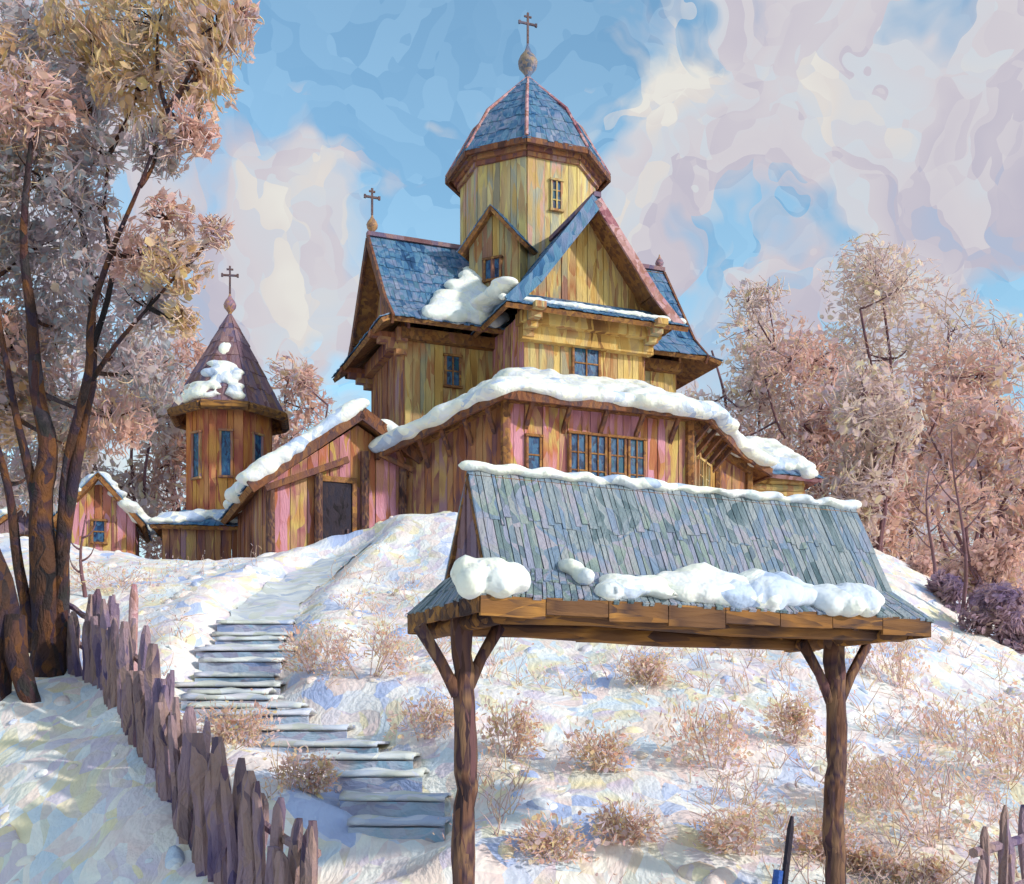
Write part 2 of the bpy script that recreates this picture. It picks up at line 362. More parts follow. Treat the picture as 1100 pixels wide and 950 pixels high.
# ------------------------------------------------------------------ generic building bits
def window(parent, c, w, h, n, name='window', bars=(1,1), fr=None, pane=None):
    """c centre on wall, n outward unit vector (xy)"""
    n = Vector((n[0], n[1], 0)).normalized(); t = Vector((-n.y, n.x, 0)); c = Vector(c); m = Matrix((t, n, Vector((0,0,1)))).transposed()
    b = MB(); d = .08; fw = .06
    b.box(c+n*d/2+Vector((0,0,h/2+fw/2)), (w+2*fw+.06, d+.06, fw), mat=m)
    b.box(c+n*d/2-Vector((0,0,h/2+fw/2)), (w+2*fw+.06, d+.08, fw), mat=m)
    for s in (-1,1): b.box(c+n*d/2+t*s*(w/2+fw/2), (fw, d, h), mat=m)
    for i in range(bars[0]): b.box(c+n*.06+t*((i+1)/(bars[0]+1)-.5)*w, (.035,.04,h), mat=m)
    for i in range(bars[1]): b.box(c+n*.055+Vector((0,0,((i+1)/(bars[1]+1)-.5)*h)), (w,.03,.035), mat=m)
    f = b.build(name, fr or M['soffit'], parent)
    g = MB(); g.box(c+n*.02, (w, .05, h), mat=m); g.build('pane', pane or M['glass'], f)
    return f
def finial(parent, c, s=1.0, ball='gilt', cross=True, h=1.0):
    c = Vector(c); b = MB()
    b.lathe(c, [(.1*s,0),(.07*s,.12*s),(.09*s,.2*s),(.24*s,.38*s),(.27*s,.52*s),(.2*s,.68*s),(.09*s,.82*s),(.04*s,.95*s),(.03*s,1.02*s)], 10)
    f = b.build('onion_dome', M[ball], parent, True)
    if cross:
        k = MB(); z0 = .98*s; k.box(c+Vector((0,0,z0+.42*h)), (.055,.055,.84*h)); k.box(c+Vector((0,0,z0+.56*h)), (.46*h,.05,.055)); k.box(c+Vector((0,0,z0+.74*h)), (.2*h,.045,.045))
        for x in (-.23*h, .23*h): k.box(c+Vector((x,0,z0+.56*h)), (.06,.06,.1))
        k.build('cross', M['cross'], f)
    return f
def poly_prism_walls(mb, pts, z0, z1, w=.2):
    c = sum((Vector(p) for p in pts), Vector((0,0)))/len(pts)
    for a, b in zip(pts, pts[1:]+pts[:1]):
        mid = (Vector(a)+Vector(b))/2-c
        mb.planks((*a,0), (*b,0), [(0,z0),(1,z0)], [(0,z1),(1,z1)], w, out=(*mid,0))

# ------------------------------------------------------------------ church
TH = R(21); CZ = 7.2
CH = thing('wooden_church', 'timber church with octagonal tower, steep blue roofs and snowy galleries crowning the hill', 'church', (.47,36,CZ), TH)
# main walls (cross plan)
hw = 1.75; LL, LF, LR, LB = 4.3, 4.1, 4.0, 4.0; EZ = 5.75
core = MB()
core.box((-LL/2,0,EZ/2-.3), (LL,2*hw-.08,EZ+.6)); core.box((LR/2,0,EZ/2-.3), (LR,2*hw-.08,EZ+.6))
core.box((0,-LF/2,EZ/2-.25), (2*hw-.08,LF,EZ+.6)); core.box((0,LB/2,EZ/2-.25), (2*hw-.08,LB,EZ+.6))
core.box((0,0,6.9), (3.6,3.6,2.4))
wall = core.build('log_core', M['brown'], CH)
def rect_wall(name, p0, p1, z0, z1, mat, out, w=.2):
    b = MB(); b.planks(p0, p1, [(0,z0),(1,z0)], [(0,z1),(1,z1)], w, out=out); return b.build(name, mat, CH)
rect_wall('wall', (-LL,-hw,0), (-hw,-hw,0), 1, EZ, M['yellow'], (0,-1,0))
rect_wall('wall', (-LL,-hw,0), (-LL,hw,0), 1, EZ, M['brown'], (-1,0,0))
rect_wall('wall', (-hw,-hw,0), (-hw,-LF,0), 1, EZ, M['pinkw'], (-1,0,0))
rect_wall('wall', (-hw,-LF,0), (hw,-LF,0), 1, EZ, M['yellow'], (0,-1,0))
rect_wall('wall', (hw,-LF,0), (hw,-hw,0), 1, EZ, M['brown'], (1,0,0))
rect_wall('wall', (hw,-hw,0), (LR,-hw,0), 1, EZ, M['yellow'], (0,-1,0))
rect_wall('wall', (LR,-hw,0), (LR,hw,0), 1, EZ, M['brown'], (1,0,0))
window(CH, (-2.95,-hw-.04,4.75), .36, .8, (0,-1), bars=(1,1))
window(CH, (0,-LF-.04,4.6), .7, .95, (0,-1), bars=(1,1))
window(CH, (3.0,-hw-.04,4.6), .34, .7, (0,-1), bars=(0,1))
# corbels and friezes
b = MB()
for s in (-1,1):
    for k in range(4): b.box((s*(hw-.02), -LF-.14-.14*k, EZ-.62+.16*k), (.3,.34+.28*k,.15))
b.box((0,-LF-.14,EZ-.55), (2*hw+.3,.28,.42)); b.box((0,-LF-.3,EZ-.25), (2*hw+.5,.5,.3)); b.build('corbel', M['yellow'], CH)
b = MB(); b.box((-LL-.12,0,EZ-.2), (.3,2*hw+.5,.36))
for s in (-1,1):
    for k in range(4): b.box((-LL-.1-.12*k, s*(hw-.05), EZ-.62+.14*k), (.3+.24*k,.26,.14))
b.build('corbel', M['brown'], CH)
b = MB(); b.box((-LL/2-.6,-hw-.14,EZ-.16), (LL-.9,.3,.3)); b.build('frieze', M['soffit'], CH); b = MB(); b.box((LR/2+.7,-hw-.14,EZ-.16), (LR-1.2,.3,.3)); b.build('frieze', M['soffit'], CH)
# arm roofs with flared eaves
def arm(axis_, L, RZ, over, gmat, name='gable_roof', rw=2.7, flare=True, rmat='roof'):
    """roof of one arm: ridge from centre outwards along axis_ (unit xy)"""
    ax = Vector((*axis_,0)); t = Vector((-ax.y, ax.x, 0)); E = L+over
    prof = [(0,RZ),(rw*.7,EZ+.75),(rw,EZ+.02)]
    ro = MB(); so = MB()
    for s in (-1,1):
        for (r0,z0),(r1,z1) in zip(prof, prof[1:]):
            a0 = t*s*r0+Vector((0,0,z0)); a1 = t*s*r1+Vector((0,0,z1)); o1 = ax*E
            q = [a1+ax*.4, a1+o1, a0+o1, a0+ax*.0]
            ro.shakes(*q); so.slab([p-Vector((0,0,.03)) for p in q], .12)
    r = ro.build(name, M[rmat], CH); so.build('roof_boards', M['soffit'], r)
    ri = MB(); ri.bar(ax*.3+Vector((0,0,RZ+.05)), ax*(E+.05)+Vector((0,0,RZ+.05)), .2, .12); ri.build('ridge_board', M['roof_purple'], r)
    # gable wall
    g = MB(); p0 = ax*(L-.03)+t*(-rw*.78); p1 = ax*(L-.03)+t*(rw*.78)
    zt = [(0,EZ+.45),(.08,EZ+.72),(.5,RZ-.2),(.92,EZ+.72),(1,EZ+.45)]
    g.planks(p0, p1, [(0,EZ-.05),(1,EZ-.05)], zt, .2, out=ax)
    gw = g.build('gable', gmat, CH)
    # rake boards
    for s in (-1,1):
        k = MB(); front = axis_ == (0,-1)
        for (r0,z0),(r1,z1) in zip(prof, prof[1:]):
            hh = .36 if front and (t*s).x < 0 else .24
            k.bar(ax*(E+.03)+t*s*r0+Vector((0,0,z0-.1)), ax*(E+.03)+t*s*r1+Vector((0,0,z1-.1)), .07, hh, up=(0,0,1))
        k.build('rake_board', M['dark'] if not front else (M['roof'] if (t*s).x < 0 else M['trim']), r)
    # pent roof under the gable
    pn = MB(); ps = MB(); zo, zi = EZ-.12, EZ+.5
    q = [ax*(L+.95)-t*(rw+.15)+Vector((0,0,zo)), ax*(L+.95)+t*(rw+.15)+Vector((0,0,zo)), ax*L+t*(rw*.78)+Vector((0,0,zi)), ax*L-t*(rw*.78)+Vector((0,0,zi))]
    pn.shakes(*q, row=.25); ps.slab([p-Vector((0,0,.03)) for p in q], .12)
    p_ = pn.build('pent_roof', M[rmat], CH); ps.build('roof_boards', M['soffit'], p_)
    return r, q
r1, q1 = arm((-1,0), LL, 8.9, .55, M['brown'])
r2, q2 = arm((0,-1), LF, 8.75, .75, M['yellow'], rw=2.45)
r3, q3 = arm((1,0), LR, 9.2, .5, M['brown'])
r4, q4 = arm((0,1), LB, 8.8, .5, M['brown'])
finial(CH, (-LL-.45,0,8.9), .62, 'gilt', True, .9)
finial(CH, (LR+.4,0,9.2), .5, 'gilt', False)
# thin trims of snow on the pent below front gable
def strip(p, q, r, n, zz=.0): return [((p[0]+(q[0]-p[0])*i/n), (p[1]+(q[1]-p[1])*i/n), p[2]+(q[2]-p[2])*i/n+zz, r*random.uniform(.9,1.5), r*random.uniform(.8,1.2), r*random.uniform(.5,.9)) for i in range(n+1)]
blobs('snow_strip', strip((-2.6,-LF-.7,EZ+.08),(2.5,-LF-.7,EZ+.08),.13,26), M['snow'], CH, .05, .03)
# drum
RD = 1.98; an = [R(22.5+45*k)-TH*0 for k in range(8)]
oc = lambda r: [(r*math.cos(a), r*math.sin(a)) for a in an]
b = MB(); poly_prism_walls(b, oc(RD), 7.2, 11.5, .22); drum = b.build('tower_drum', M['drum'], CH)
b = MB(); b.lathe((0,0,7.2), [(RD*.96,0),(RD*.96,4.2)], 8)
for v in b.v: v.xy = Matrix.Rotation(R(22.5), 2) @ v.xy
b.build('drum_core', M['brown'], drum)
b = MB()
for i, r in enumerate((RD+.06, RD+.15, RD+.24)):
    P = oc(r)
    for a_, c_ in zip(P, P[1:]+P[:1]): b.bar((*a_, 11.08+.13*i), (*c_, 11.08+.13*i), .14, .12)
b.build('cornice', M['brown'], drum)
na = math.radians(-90+0); nx, ny = 0.0, -1.0
window(drum, (nx*RD*.935+.12, ny*RD*.935, 10.05), .24, .8, (nx, ny), bars=(1,2), fr=M['yellow'])
# tower roof
b = MB(); s_ = MB(); P0 = oc(2.42); P1 = oc(1.6)
for k in range(8):
    a_, c_, d_, e_ = P0[k], P0[(k+1)%8], P1[(k+1)%8], P1[k]
    b.shakes((*a_,11.38), (*c_,11.38), (*d_,12.75), (*e_,12.75), row=.6, w=.16)
    b.shakes((*e_,12.72), (*d_,12.72), (0.06*d_[0],0.06*d_[1],14.3), (.06*e_[0],.06*e_[1],14.3), row=.55, w=.16)
    s_.slab([(*a_,11.35),(*c_,11.35),(*d_,12.72),(*e_,12.72)], .14); s_.slab([(*e_,12.7),(*d_,12.7),(0.06*d_[0],0.06*d_[1],14.27),(.06*e_[0],.06*e_[1],14.27)], .1)
tr = b.build('tower_roof', M['roof'], CH); s_.build('roof_boards', M['soffit'], tr)
b = MB()
for k in range(8): b.tube([(*P0[k],11.4),(*P1[k],12.8),(0,0,14.35)], [.06,.055,.05], 5)
b.build('hip_ridge', M['trim'], tr)
b = MB()
for k in range(8): b.bar((*P0[k],11.29), (*P0[(k+1)%8],11.29), .1, .16)
b.build('fascia', M['dark'], tr)
finial(CH, (0,0,14.2), 1.12, 'metal', True, 1.15)
# diagonal corner dormers at the foot of the drum
for sx, sy in ((-1,-1),(1,-1),(-1,1),(1,1)):
    n = Vector((sx, sy, 0)).normalized(); t = Vector((-n.y, n.x, 0)); c = n*2.4
    b = MB(); b.planks(c-t*.75, c+t*.75, [(0,6.6),(1,6.6)], [(0,8.55),(.5,9.35),(1,8.55)], .18, out=n)
    for s in (-1,1): b.planks(c+t*s*.75, c+t*s*.75-n*1.0, [(0,6.6),(1,6.6)], [(0,8.5),(1,8.5)], .18, out=t*s)
    dm = b.build('corner_dormer', M['yellow'], CH)
    b = MB(); k = MB()
    for s in (-1,1):
        q = [c+n*.25+t*s*1.0+Vector((0,0,8.35)), c-n*.9+t*s*1.0+Vector((0,0,8.35)), c-n*.9+Vector((0,0,9.5)), c+n*.25+Vector((0,0,9.5))]
        b.shakes(*q, row=.25); k.slab([p-Vector((0,0,.03)) for p in q], .1)
    rr = b.build('dormer_roof', M['roof'], dm); k.build('roof_boards', M['soffit'], rr)
    if sy < 0: window(dm, c+n*.04+Vector((0,0,7.75)), .42, .55, n, bars=(0,0))
# gallery (lower ring)
GW = [(-4.75,-2.75,2.35),(-2.75,-4.95-.5,3.35),(2.3,-4.95-.5,3.35),(4.2,-3.6,3.1),(5.4,-3.3,2.7),(5.6,2.6,2.6),(2.8,5.4,3),(-2.8,5.4,3),(-5,2.6,2.4)]
gz0 = -1.4
gmats = [M['brown'], M['pinkw'], M['yellow'], M['brown'], M['brown'], M['brown'], M['brown'], M['brown'], M['brown']]
ctr = Vector((0,0,0))
for i in range(len(GW)):
    a = GW[i]; c = GW[(i+1) % len(GW)]; mid = (Vector(a)+Vector(c))/2; mid.z = 0
    b = MB(); b.planks((a[0],a[1],0), (c[0],c[1],0), [(0,gz0),(1,gz0)], [(0,a[2]-.1),(1,c[2]-.1)], .22, .05, out=mid)
    b.build('gallery_wall', gmats[i], CH)
b = MB()
for i in range(len(GW)):
    a = Vector(GW[i]); c = Vector(GW[(i+1) % len(GW)]); o = (a+c)/2; o.z = 0; o.normalize()
    b.bar(a+o*.12-Vector((0,0,.28)), c+o*.12-Vector((0,0,.28)), .22, .26)
for a in GW: b.tube([(a[0]*1.02,a[1]*1.02,gz0),(a[0]*1.02,a[1]*1.02,a[2]-.1)], [.13,.12], 6)
b.build('gallery_beam', M['soffit'], CH)
b = MB(); k = MB(); rim = []; inn = []
for x, y, z in GW:
    d = Vector((x, y, 0)).normalized(); rim.append(Vector((x,y,z))+d*.75-Vector((0,0,.3))); inn.append(Vector((x*.62, y*.62, z+1.0)))
GQ = []
for i in range(len(GW)):
    j = (i+1) % len(GW); q = [rim[i], rim[j], inn[j], inn[i]]; GQ.append(q)
    b.shakes(*q, row=.28, w=.22); k.slab([p-Vector((0,0,.03)) for p in q], .14)
gr_ = b.build('gallery_roof', M['roof'], CH); k.build('roof_boards', M['soffit'], gr_)
b = MB()
for i in range(len(GW)): b.bar(rim[i]-Vector((0,0,.1)), rim[(i+1)%len(GW)]-Vector((0,0,.1)), .1, .22)
b.build('fascia', M['dark'], gr_)
# braces below the gallery eave
b = MB()
for i in (0,1,2):
    a = Vector(GW[i]); c = Vector(GW[i+1]); o = (a+c)/2; o.z = 0; o.normalize()
    for j in range(5):
        p = a.lerp(c, (j+.5)/5); b = MB(); b.bar(p+Vector((0,0,-1.0)), p+o*.6+Vector((0,0,-.42)), .1, .12); b.build('eave_brace', M['dark'], gr_)
bl = []
for i, (u0,u1,v0,v1,n,th) in {0:(0,1,-.02,.9,60,.2), 1:(0,1,-.04,.85,120,.24), 2:(0,1,-.04,.5,40,.2), 3:(0,.9,-.02,.5,20,.14)}.items():
    bl += snow_patch(GQ[i], u0, u1, v0, v1, th, n, (.32,.5))
for i in (0,1,2):
    a, c = rim[i], rim[i+1]; n = int((c-a).length/.18)
    bl += [(*(a.lerp(c, j/n)+Vector((0,0,.1))), .3, .22, .17+.05*math.sin(j*.7+i*2)) for j in range(n+1)]
blobs('gallery_snow', bl, M['snow'], CH, .07, .06)
# gallery windows
fd = Vector((0,-1,0))
for x in (-.75,-.2,.35,.9): window(CH, (x-.1,-5.5,1.65), .38, 1.35, (0,-1), bars=(1,2), fr=M['soffit'])
window(CH, (-2.05,-5.5,1.7), .3, .9, (0,-1), bars=(0,1))
a, c = Vector(GW[2]), Vector(GW[3]); n = (c-a).cross(Vector((0,0,1))); n.z = 0; n.normalize()
if n.dot(Vector((1,-1,0))) < 0: n = -n
for f in (.38,.62): p = a.lerp(c, f); window(CH, (p.x+n.x*.05, p.y+n.y*.05, 1.55), .3, 1.2, n, bars=(1,2), fr=M['yellow'])
# snow in the valley and on the arm roofs
bl = []
def zl(y): return 8.95-1.27*abs(y) if abs(y) < 1.9 else 6.53-.9*(abs(y)-1.9)
TRI = [Vector((-2.15,-.75)), Vector((-4.0,-2.6)), Vector((-1.7,-2.6))]
for i in range(190):
    u, v = random.random(), random.random()
    if u+v > 1: u, v = 1-u, 1-v
    p = TRI[0]+(TRI[1]-TRI[0])*u+(TRI[2]-TRI[0])*v+Vector((.12*math.sin(9*u), 0)); bl.append((p.x, p.y, zl(p.y)+.09+.05*(1-u), .27, .25, random.uniform(.13,.19)))
for i in range(50):
    f = random.random(); x = -1.65-.75*f; y = x-random.random()*(.2+.8*f)
    bl.append((x, max(y, -3.6), zl(x)+.09, .22, .28, .13))
for i in range(22): x = -3.9+1.9*i/21; bl.append((x, -2.66, 5.93, .2, .17, .15+.05*math.sin(i*.9)))
blobs('valley_snow', bl, M['snow'], CH, .07, .07)
bl = [(-2.5+random.uniform(-.15,.15)+.0, -LF+1.2-.9*random.random()*2, 6.15+random.uniform(-.1,.1), .3, .4, .12) for i in range(10)]
blobs('roof_snow', bl, M['snow'], CH, .06, .04)

# entrance porch at the left end
PX = (-8.7,-5.9,-4.3); PZ = (.95,3.05,2.0); PY0, PY1 = -3.4, 2.2
b = MB(); b.planks((-8.2,-2.95,0), (-4.6,-2.95,0), [(0,-1.9),(1,-1.9)], [(0,1.05),(.64,2.7),(1,1.95)], .24, .05, out=(0,-1,0)); b.build('porch_wall', M['pinkw'], CH)
b = MB(); b.planks((-8.2,-2.95,0), (-8.2,2,0), [(0,-1.9),(1,-1.9)], [(0,1.1),(1,1.1)], .24, .05, out=(-1,0,0)); b.build('porch_wall', M['brown'], CH)
b = MB(); b.box((-6.4,-.5,-.5), (3.5,4.6,2.9)); b.build('porch_core', M['brown'], CH)
b = MB(); k = MB()
qa = [Vector((PX[0],PY0,PZ[0])), Vector((PX[0],PY1,PZ[0])), Vector((PX[1],PY1,PZ[1])), Vector((PX[1],PY0,PZ[1]))]
qb = [Vector((PX[2],PY0,PZ[2])), Vector((PX[2],PY1,PZ[2])), Vector((PX[1],PY1,PZ[1])), Vector((PX[1],PY0,PZ[1]))]
for q in (qa, qb): b.shakes(*q, row=.28, w=.2); k.slab([p-Vector((0,0,.03)) for p in q], .16)
pr = b.build('porch_roof', M['roof'], CH); k.build('roof_boards', M['soffit'], pr)
b = MB()
for q in (qa, qb): b.bar(q[0]-Vector((0,.04,.14)), q[3]-Vector((0,.04,.14)), .1, .3)
b.bar((-8.3,-3.25,.85), (-6.2,-3.2,1.75), .14, .16)
b.bar((-5.4,-3.25,1.95), (-4.5,-3.25,1.6), .1, .12)
b.build('rake_board', M['dark'], pr)
b = MB()
for x, zt in ((-8.15,.9),(-6.95,1.35),(-5.75,2.0),(-4.75,1.8)): b.tube([(x,-3.15,-1.9),(x,-3.15,zt)], [.12,.11], 7, .1)
b.build('porch_post', M['post'], CH)
d = MB(); d.box((-6.45,-3.02,-.05), (.75,.08,2.5)); dr = d.build('door', M['door'], CH)
f = MB(); f.box((-6.45,-3.03,1.25), (1.0,.14,.14)); f.box((-6.9,-3.03,-.05), (.12,.14,2.5)); f.box((-6.0,-3.03,-.05), (.12,.14,2.5)); f.build('door_frame', M['soffit'], dr)
h_ = MB(); h_.box((-6.18,-3.09,-.1), (.05,.06,.2)); h_.build('handle', M['cross'], dr)
bl = snow_patch(qa, 0, .8, .0, 1, .2, 110, (.22,.42))+snow_patch(qb, 0, .6, .4, 1, .16, 30, (.18,.3))
bl += [(*(qa[0].lerp(qa[3], j/16)+Vector((0,0,.13))), .25, .2, (.18+.04*math.sin(j*1.1))) for j in range(17)]
blobs('porch_snow', bl, M['snow'], CH, .07, .06)

# ------------------------------------------------------------------ bell tower
bx = at(247, 610, 36.5)
BT = thing('bell_tower', 'small octagonal timber bell tower with pointed plum roof and cross, left of the church', 'bell tower', (bx.x, bx.y, bx.z-.6), R(8))
def octp(r): return [(r*math.cos(R(22.5+45*k)), r*math.sin(R(22.5+45*k))) for k in range(8)]
b = MB(); poly_prism_walls(b, octp(1.28), 1.8, 5.4, .2); dw = b.build('tower_wall', M['orange'], BT)
b = MB(); b.lathe((0,0,1.8), [(1.2,0),(1.2,3.6)], 8)
for v in b.v: v.xy = Matrix.Rotation(R(22.5), 2) @ v.xy
b.build('wall_core', M['brown'], dw)
b = MB(); sq = [(-1.75,-1.5),(1.55,-1.5),(1.55,1.5),(-1.75,1.5)]; poly_prism_walls(b, sq, -1.8, 1.75, .22); b.build('base_wall', M['brown'], BT)
b = MB(); k = MB()
for i in range(4):
    a, c = sq[i], sq[(i+1)%4]; q = [(a[0]*1.18,a[1]*1.2,1.55),(c[0]*1.18,c[1]*1.2,1.55),(c[0]*.7,c[1]*.72,2.1),(a[0]*.7,a[1]*.72,2.1)]
    b.shakes(*q); k.slab([Vector(p)-Vector((0,0,.03)) for p in q], .12)
sk = b.build('skirt_roof', M['roof'], BT); k.build('roof_boards', M['soffit'], sk)
q = [Vector((sq[0][0]*1.18,sq[0][1]*1.2,1.55)),Vector((sq[1][0]*1.18,sq[1][1]*1.2,1.55)),Vector((sq[1][0]*.7,sq[1][1]*.72,2.1)),Vector((sq[0][0]*.7,sq[0][1]*.72,2.1))]
blobs('skirt_snow', snow_patch(q, .0,.7,.0,.9,.1,40,(.15,.3)), M['snow'], BT, .05, .03)
for k_ in (5, 6, 7):
    a = R(45*k_-0); n = (math.cos(a), math.sin(a))
    window(BT, (n[0]*1.2, n[1]*1.2, 3.75), .26, 1.3, n, bars=(0,0), fr=M['brown'])
b = MB(); k = MB(); O0, O1 = octp(1.75), octp(1.15)
for i in range(8):
    a, c, d_, e_ = O0[i], O0[(i+1)%8], O1[(i+1)%8], O1[i]
    b.shakes((*a,5.15),(*c,5.15),(*d_,6.3),(*e_,6.3)); b.shakes((*e_,6.28),(*d_,6.28),(.04*d_[0],.04*d_[1],8.25),(.04*e_[0],.04*e_[1],8.25))
    k.slab([(*a,5.12),(*c,5.12),(*d_,6.27),(*e_,6.27)], .13); k.slab([(*e_,6.25),(*d_,6.25),(.04*d_[0],.04*d_[1],8.2),(.04*e_[0],.04*e_[1],8.2)], .1)
rf = b.build('spire_roof', M['roof_purple'], BT); k.build('roof_boards', M['soffit'], rf)
b = MB()
for i in range(8):
    b.tube([(*O0[i],5.05),(*O0[(i+1)%8],5.05)], [.14,.14], 7, .12)
b.build('eave_log', M['beam'], rf)
bl = []
for i in (4,5):
    a, c, d_, e_ = O0[i], O0[(i+1)%8], O1[(i+1)%8], O1[i]
    bl += snow_patch([(*a,5.2),(*c,5.2),(*d_,6.3),(*e_,6.3)], (.5 if i == 4 else 0), (1 if i == 4 else .9), .05, (.55 if i == 4 else 1.1), .1, 30, (.18,.28))
bl += [(-.1,-.75,6.9,.18,.12,.26),(0,-.62,7.05,.12,.1,.15)]
blobs('roof_snow', bl, M['snow'], BT, .05, .05)
finial(BT, (0,0,8.15), .72, 'gilt', True, 1.0)

# ------------------------------------------------------------------ huts
def hut(name, label, px, py, Y, w, dpt, wh, rh, rz, wmat, parts=True, cat='hut'):
    p = at(px, py, Y); T = thing(name, label, cat, (p.x, p.y, p.z-.3), rz)
    b = MB(); b.planks((-w/2,-dpt/2,0),(w/2,-dpt/2,0),[(0,-1),(1,-1)],[(0,wh),(.5,wh+rh*.95),(1,wh)],.2,out=(0,-1,0)); b.planks((w/2,-dpt/2,0),(w/2,dpt/2,0),[(0,-1),(1,-1)],[(0,wh),(1,wh)],.2,out=(1,0,0)); b.planks((-w/2,-dpt/2,0),(-w/2,dpt/2,0),[(0,-1),(1,-1)],[(0,wh),(1,wh)],.2,out=(-1,0,0))
    b.box((0,0,wh/2-.5),(w-.1,dpt-.1,wh+1)); b.build('wall', M[wmat], T)
    r = MB(); k = MB(); bl = []
    for s in (-1,1):
        q = [Vector((s*(w/2+.35),-dpt/2-.4,wh-.25)),Vector((s*(w/2+.35),dpt/2+.3,wh-.25)),Vector((0,dpt/2+.3,wh+rh)),Vector((0,-dpt/2-.4,wh+rh))]
        r.shakes(*q); k.slab([v-Vector((0,0,.03)) for v in q], .12); bl += snow_patch(q, 0,.9,0,1,.13,46,(.2,.34))
    ro = r.build('roof', M['roof'], T); k.build('roof_boards', M['soffit'], ro)
    blobs('roof_snow', bl, M['snow'], T, .06, .04)
    window(T, (0,-dpt/2-.04,wh*.72), .3, .6, (0,-1), bars=(0,1))
    return T
hut('small_hut', 'little rose plank hut with a snowy gable roof beside the big bare tree', 110, 612, 36, 1.9, 2.2, 1.7, 1.2, R(14), 'pinkw')
hut('snowy_shed', 'blue snow covered shed half hidden behind the big tree trunk', 22, 612, 38, 2.2, 2.0, 1.2, 1.0, R(25), 'roof_purple', cat='shed')
# lean-to right of the church
p = at(806, 520, 37); AN = thing('log_annex', 'low log outbuilding with thick snow on its roof right of the church', 'outbuilding', (p.x, p.y, p.z-3), R(10))
b = MB()
for i in range(16): b.tube([(-1.35,-.9,i*.2+.1),(1.3,-.9,i*.2+.1)], [.115,.115], 8, .06); b.tube([(1.25,-.95,i*.2+.2),(1.25,1.2,i*.2+.2)], [.115,.115], 8, .06)
b.box((-.05,.2,1.5),(2.4,2,3)); b.build('log_wall', M['yellow'], AN)
b = MB(); k = MB(); q = [Vector((-1.8,-1.35,3.15)),Vector((1.75,-1.35,2.95)),Vector((.7,.4,4.35)),Vector((-1.7,.4,4.6))]
q2_ = [Vector((1.75,-1.35,2.95)),Vector((1.9,1.5,2.95)),Vector((.8,.5,4.35)),Vector((.7,.4,4.35))]
b.shakes(*q); b.shakes(*q2_); k.slab([v-Vector((0,0,.03)) for v in q], .12); k.slab([v-Vector((0,0,.03)) for v in q2_], .12)
ro = b.build('roof', M['roof'], AN); k.build('roof_boards', M['trim'], ro)
blobs('roof_snow', snow_patch(q,0,1,.02,1,.22,70,(.25,.42))+snow_patch(q2_,0,1,0,1,.2,30,(.25,.4)), M['snow'], AN, .06, .06)

# ------------------------------------------------------------------ well shelter in the foreground
WA = at(498, 640, 9.3); WB = at(897, 670, 10.75)
d = Vector((WB.x-WA.x, WB.y-WA.y, 0)); WL = d.length; wrz = math.atan2(d.y, d.x)
mid = Vector(((WA.x+WB.x)/2, (WA.y+WB.y)/2, 0))
WS = thing('timber_shelter', 'weathered shelter roof of grey shakes with snow lumps on two rough posts', 'shelter', mid, wrz)
h = WL/2; EW = 2.66
def lg(x, y=0):
    w = mid+Matrix.Rotation(wrz, 3, 'Z') @ Vector((x, y, 0)); return ground(w.x, w.y)
def post(x, r):
    n = 26; z0 = lg(x)-.4; pts = []; rs = []
    for i in range(n+1):
        f = i/n; pts.append((x+.03*noise.noise(Vector((x, 0, f*4)))+(.02 if i % 7 == 0 else 0), .03*noise.noise(Vector((x, 9, f*4))), z0+(EW+.25-z0)*f)); rs.append(r*(1+.16*noise.noise(Vector((x, 3, f*9)))))
    b = MB(); b.tube(pts, rs, 11, .05); return b
for x, r in ((-h,.086),(h,.092)): post(x, r).build('post', M['post'], WS, True)
b = MB()
for x0, s in ((-h,-1),(-h,1),(h,-1),(h,1)):
    if (x0, s) == (-h, 1): a0, a1 = (x0+.04,0,2.15), (x0+.3,0,2.62)
    else: a0, a1 = (x0+s*.05,0,2.08), (x0+s*.36,0,2.6)
    m_ = ((a0[0]+a1[0])/2-s*.03, 0, (a0[2]+a1[2])/2-.02)
    c = MB(); c.tube([a0, m_, a1], [.05,.045,.05], 7, .12); c.build('brace', M['post'], WS, True)
XL, XR = -h+.03, h+.22    # upper roof
XLb, XRb = -h-.18, h+.38   # skirt
RZ_ = 3.82; MZ = 3.0; DY = .42; DYb = .76
b = MB()
for y in (-.55,.55): b.tube([(XLb+.12,y,EW+.0),(-1,y,EW+.02),(0.3,y,EW-.02),(XRb-.12,y,EW)], [.085,.09,.08,.085], 8, .08)
for x in (-h,h): b.tube([(x,-.68,EW-.03),(x,.68,EW-.03)], [.07,.07], 7, .08)
b.build('beam', M['beam'], WS, True)
for i in range(11):
    x = XLb+.3+(XRb-XLb-.7)*i/10
    for s in (-1,1): b = MB(); b.bar((x, s*.36, MZ-.06), (x, s*.72, EW+.0), .05, .06); b.build('rafter', M['beam'], WS)
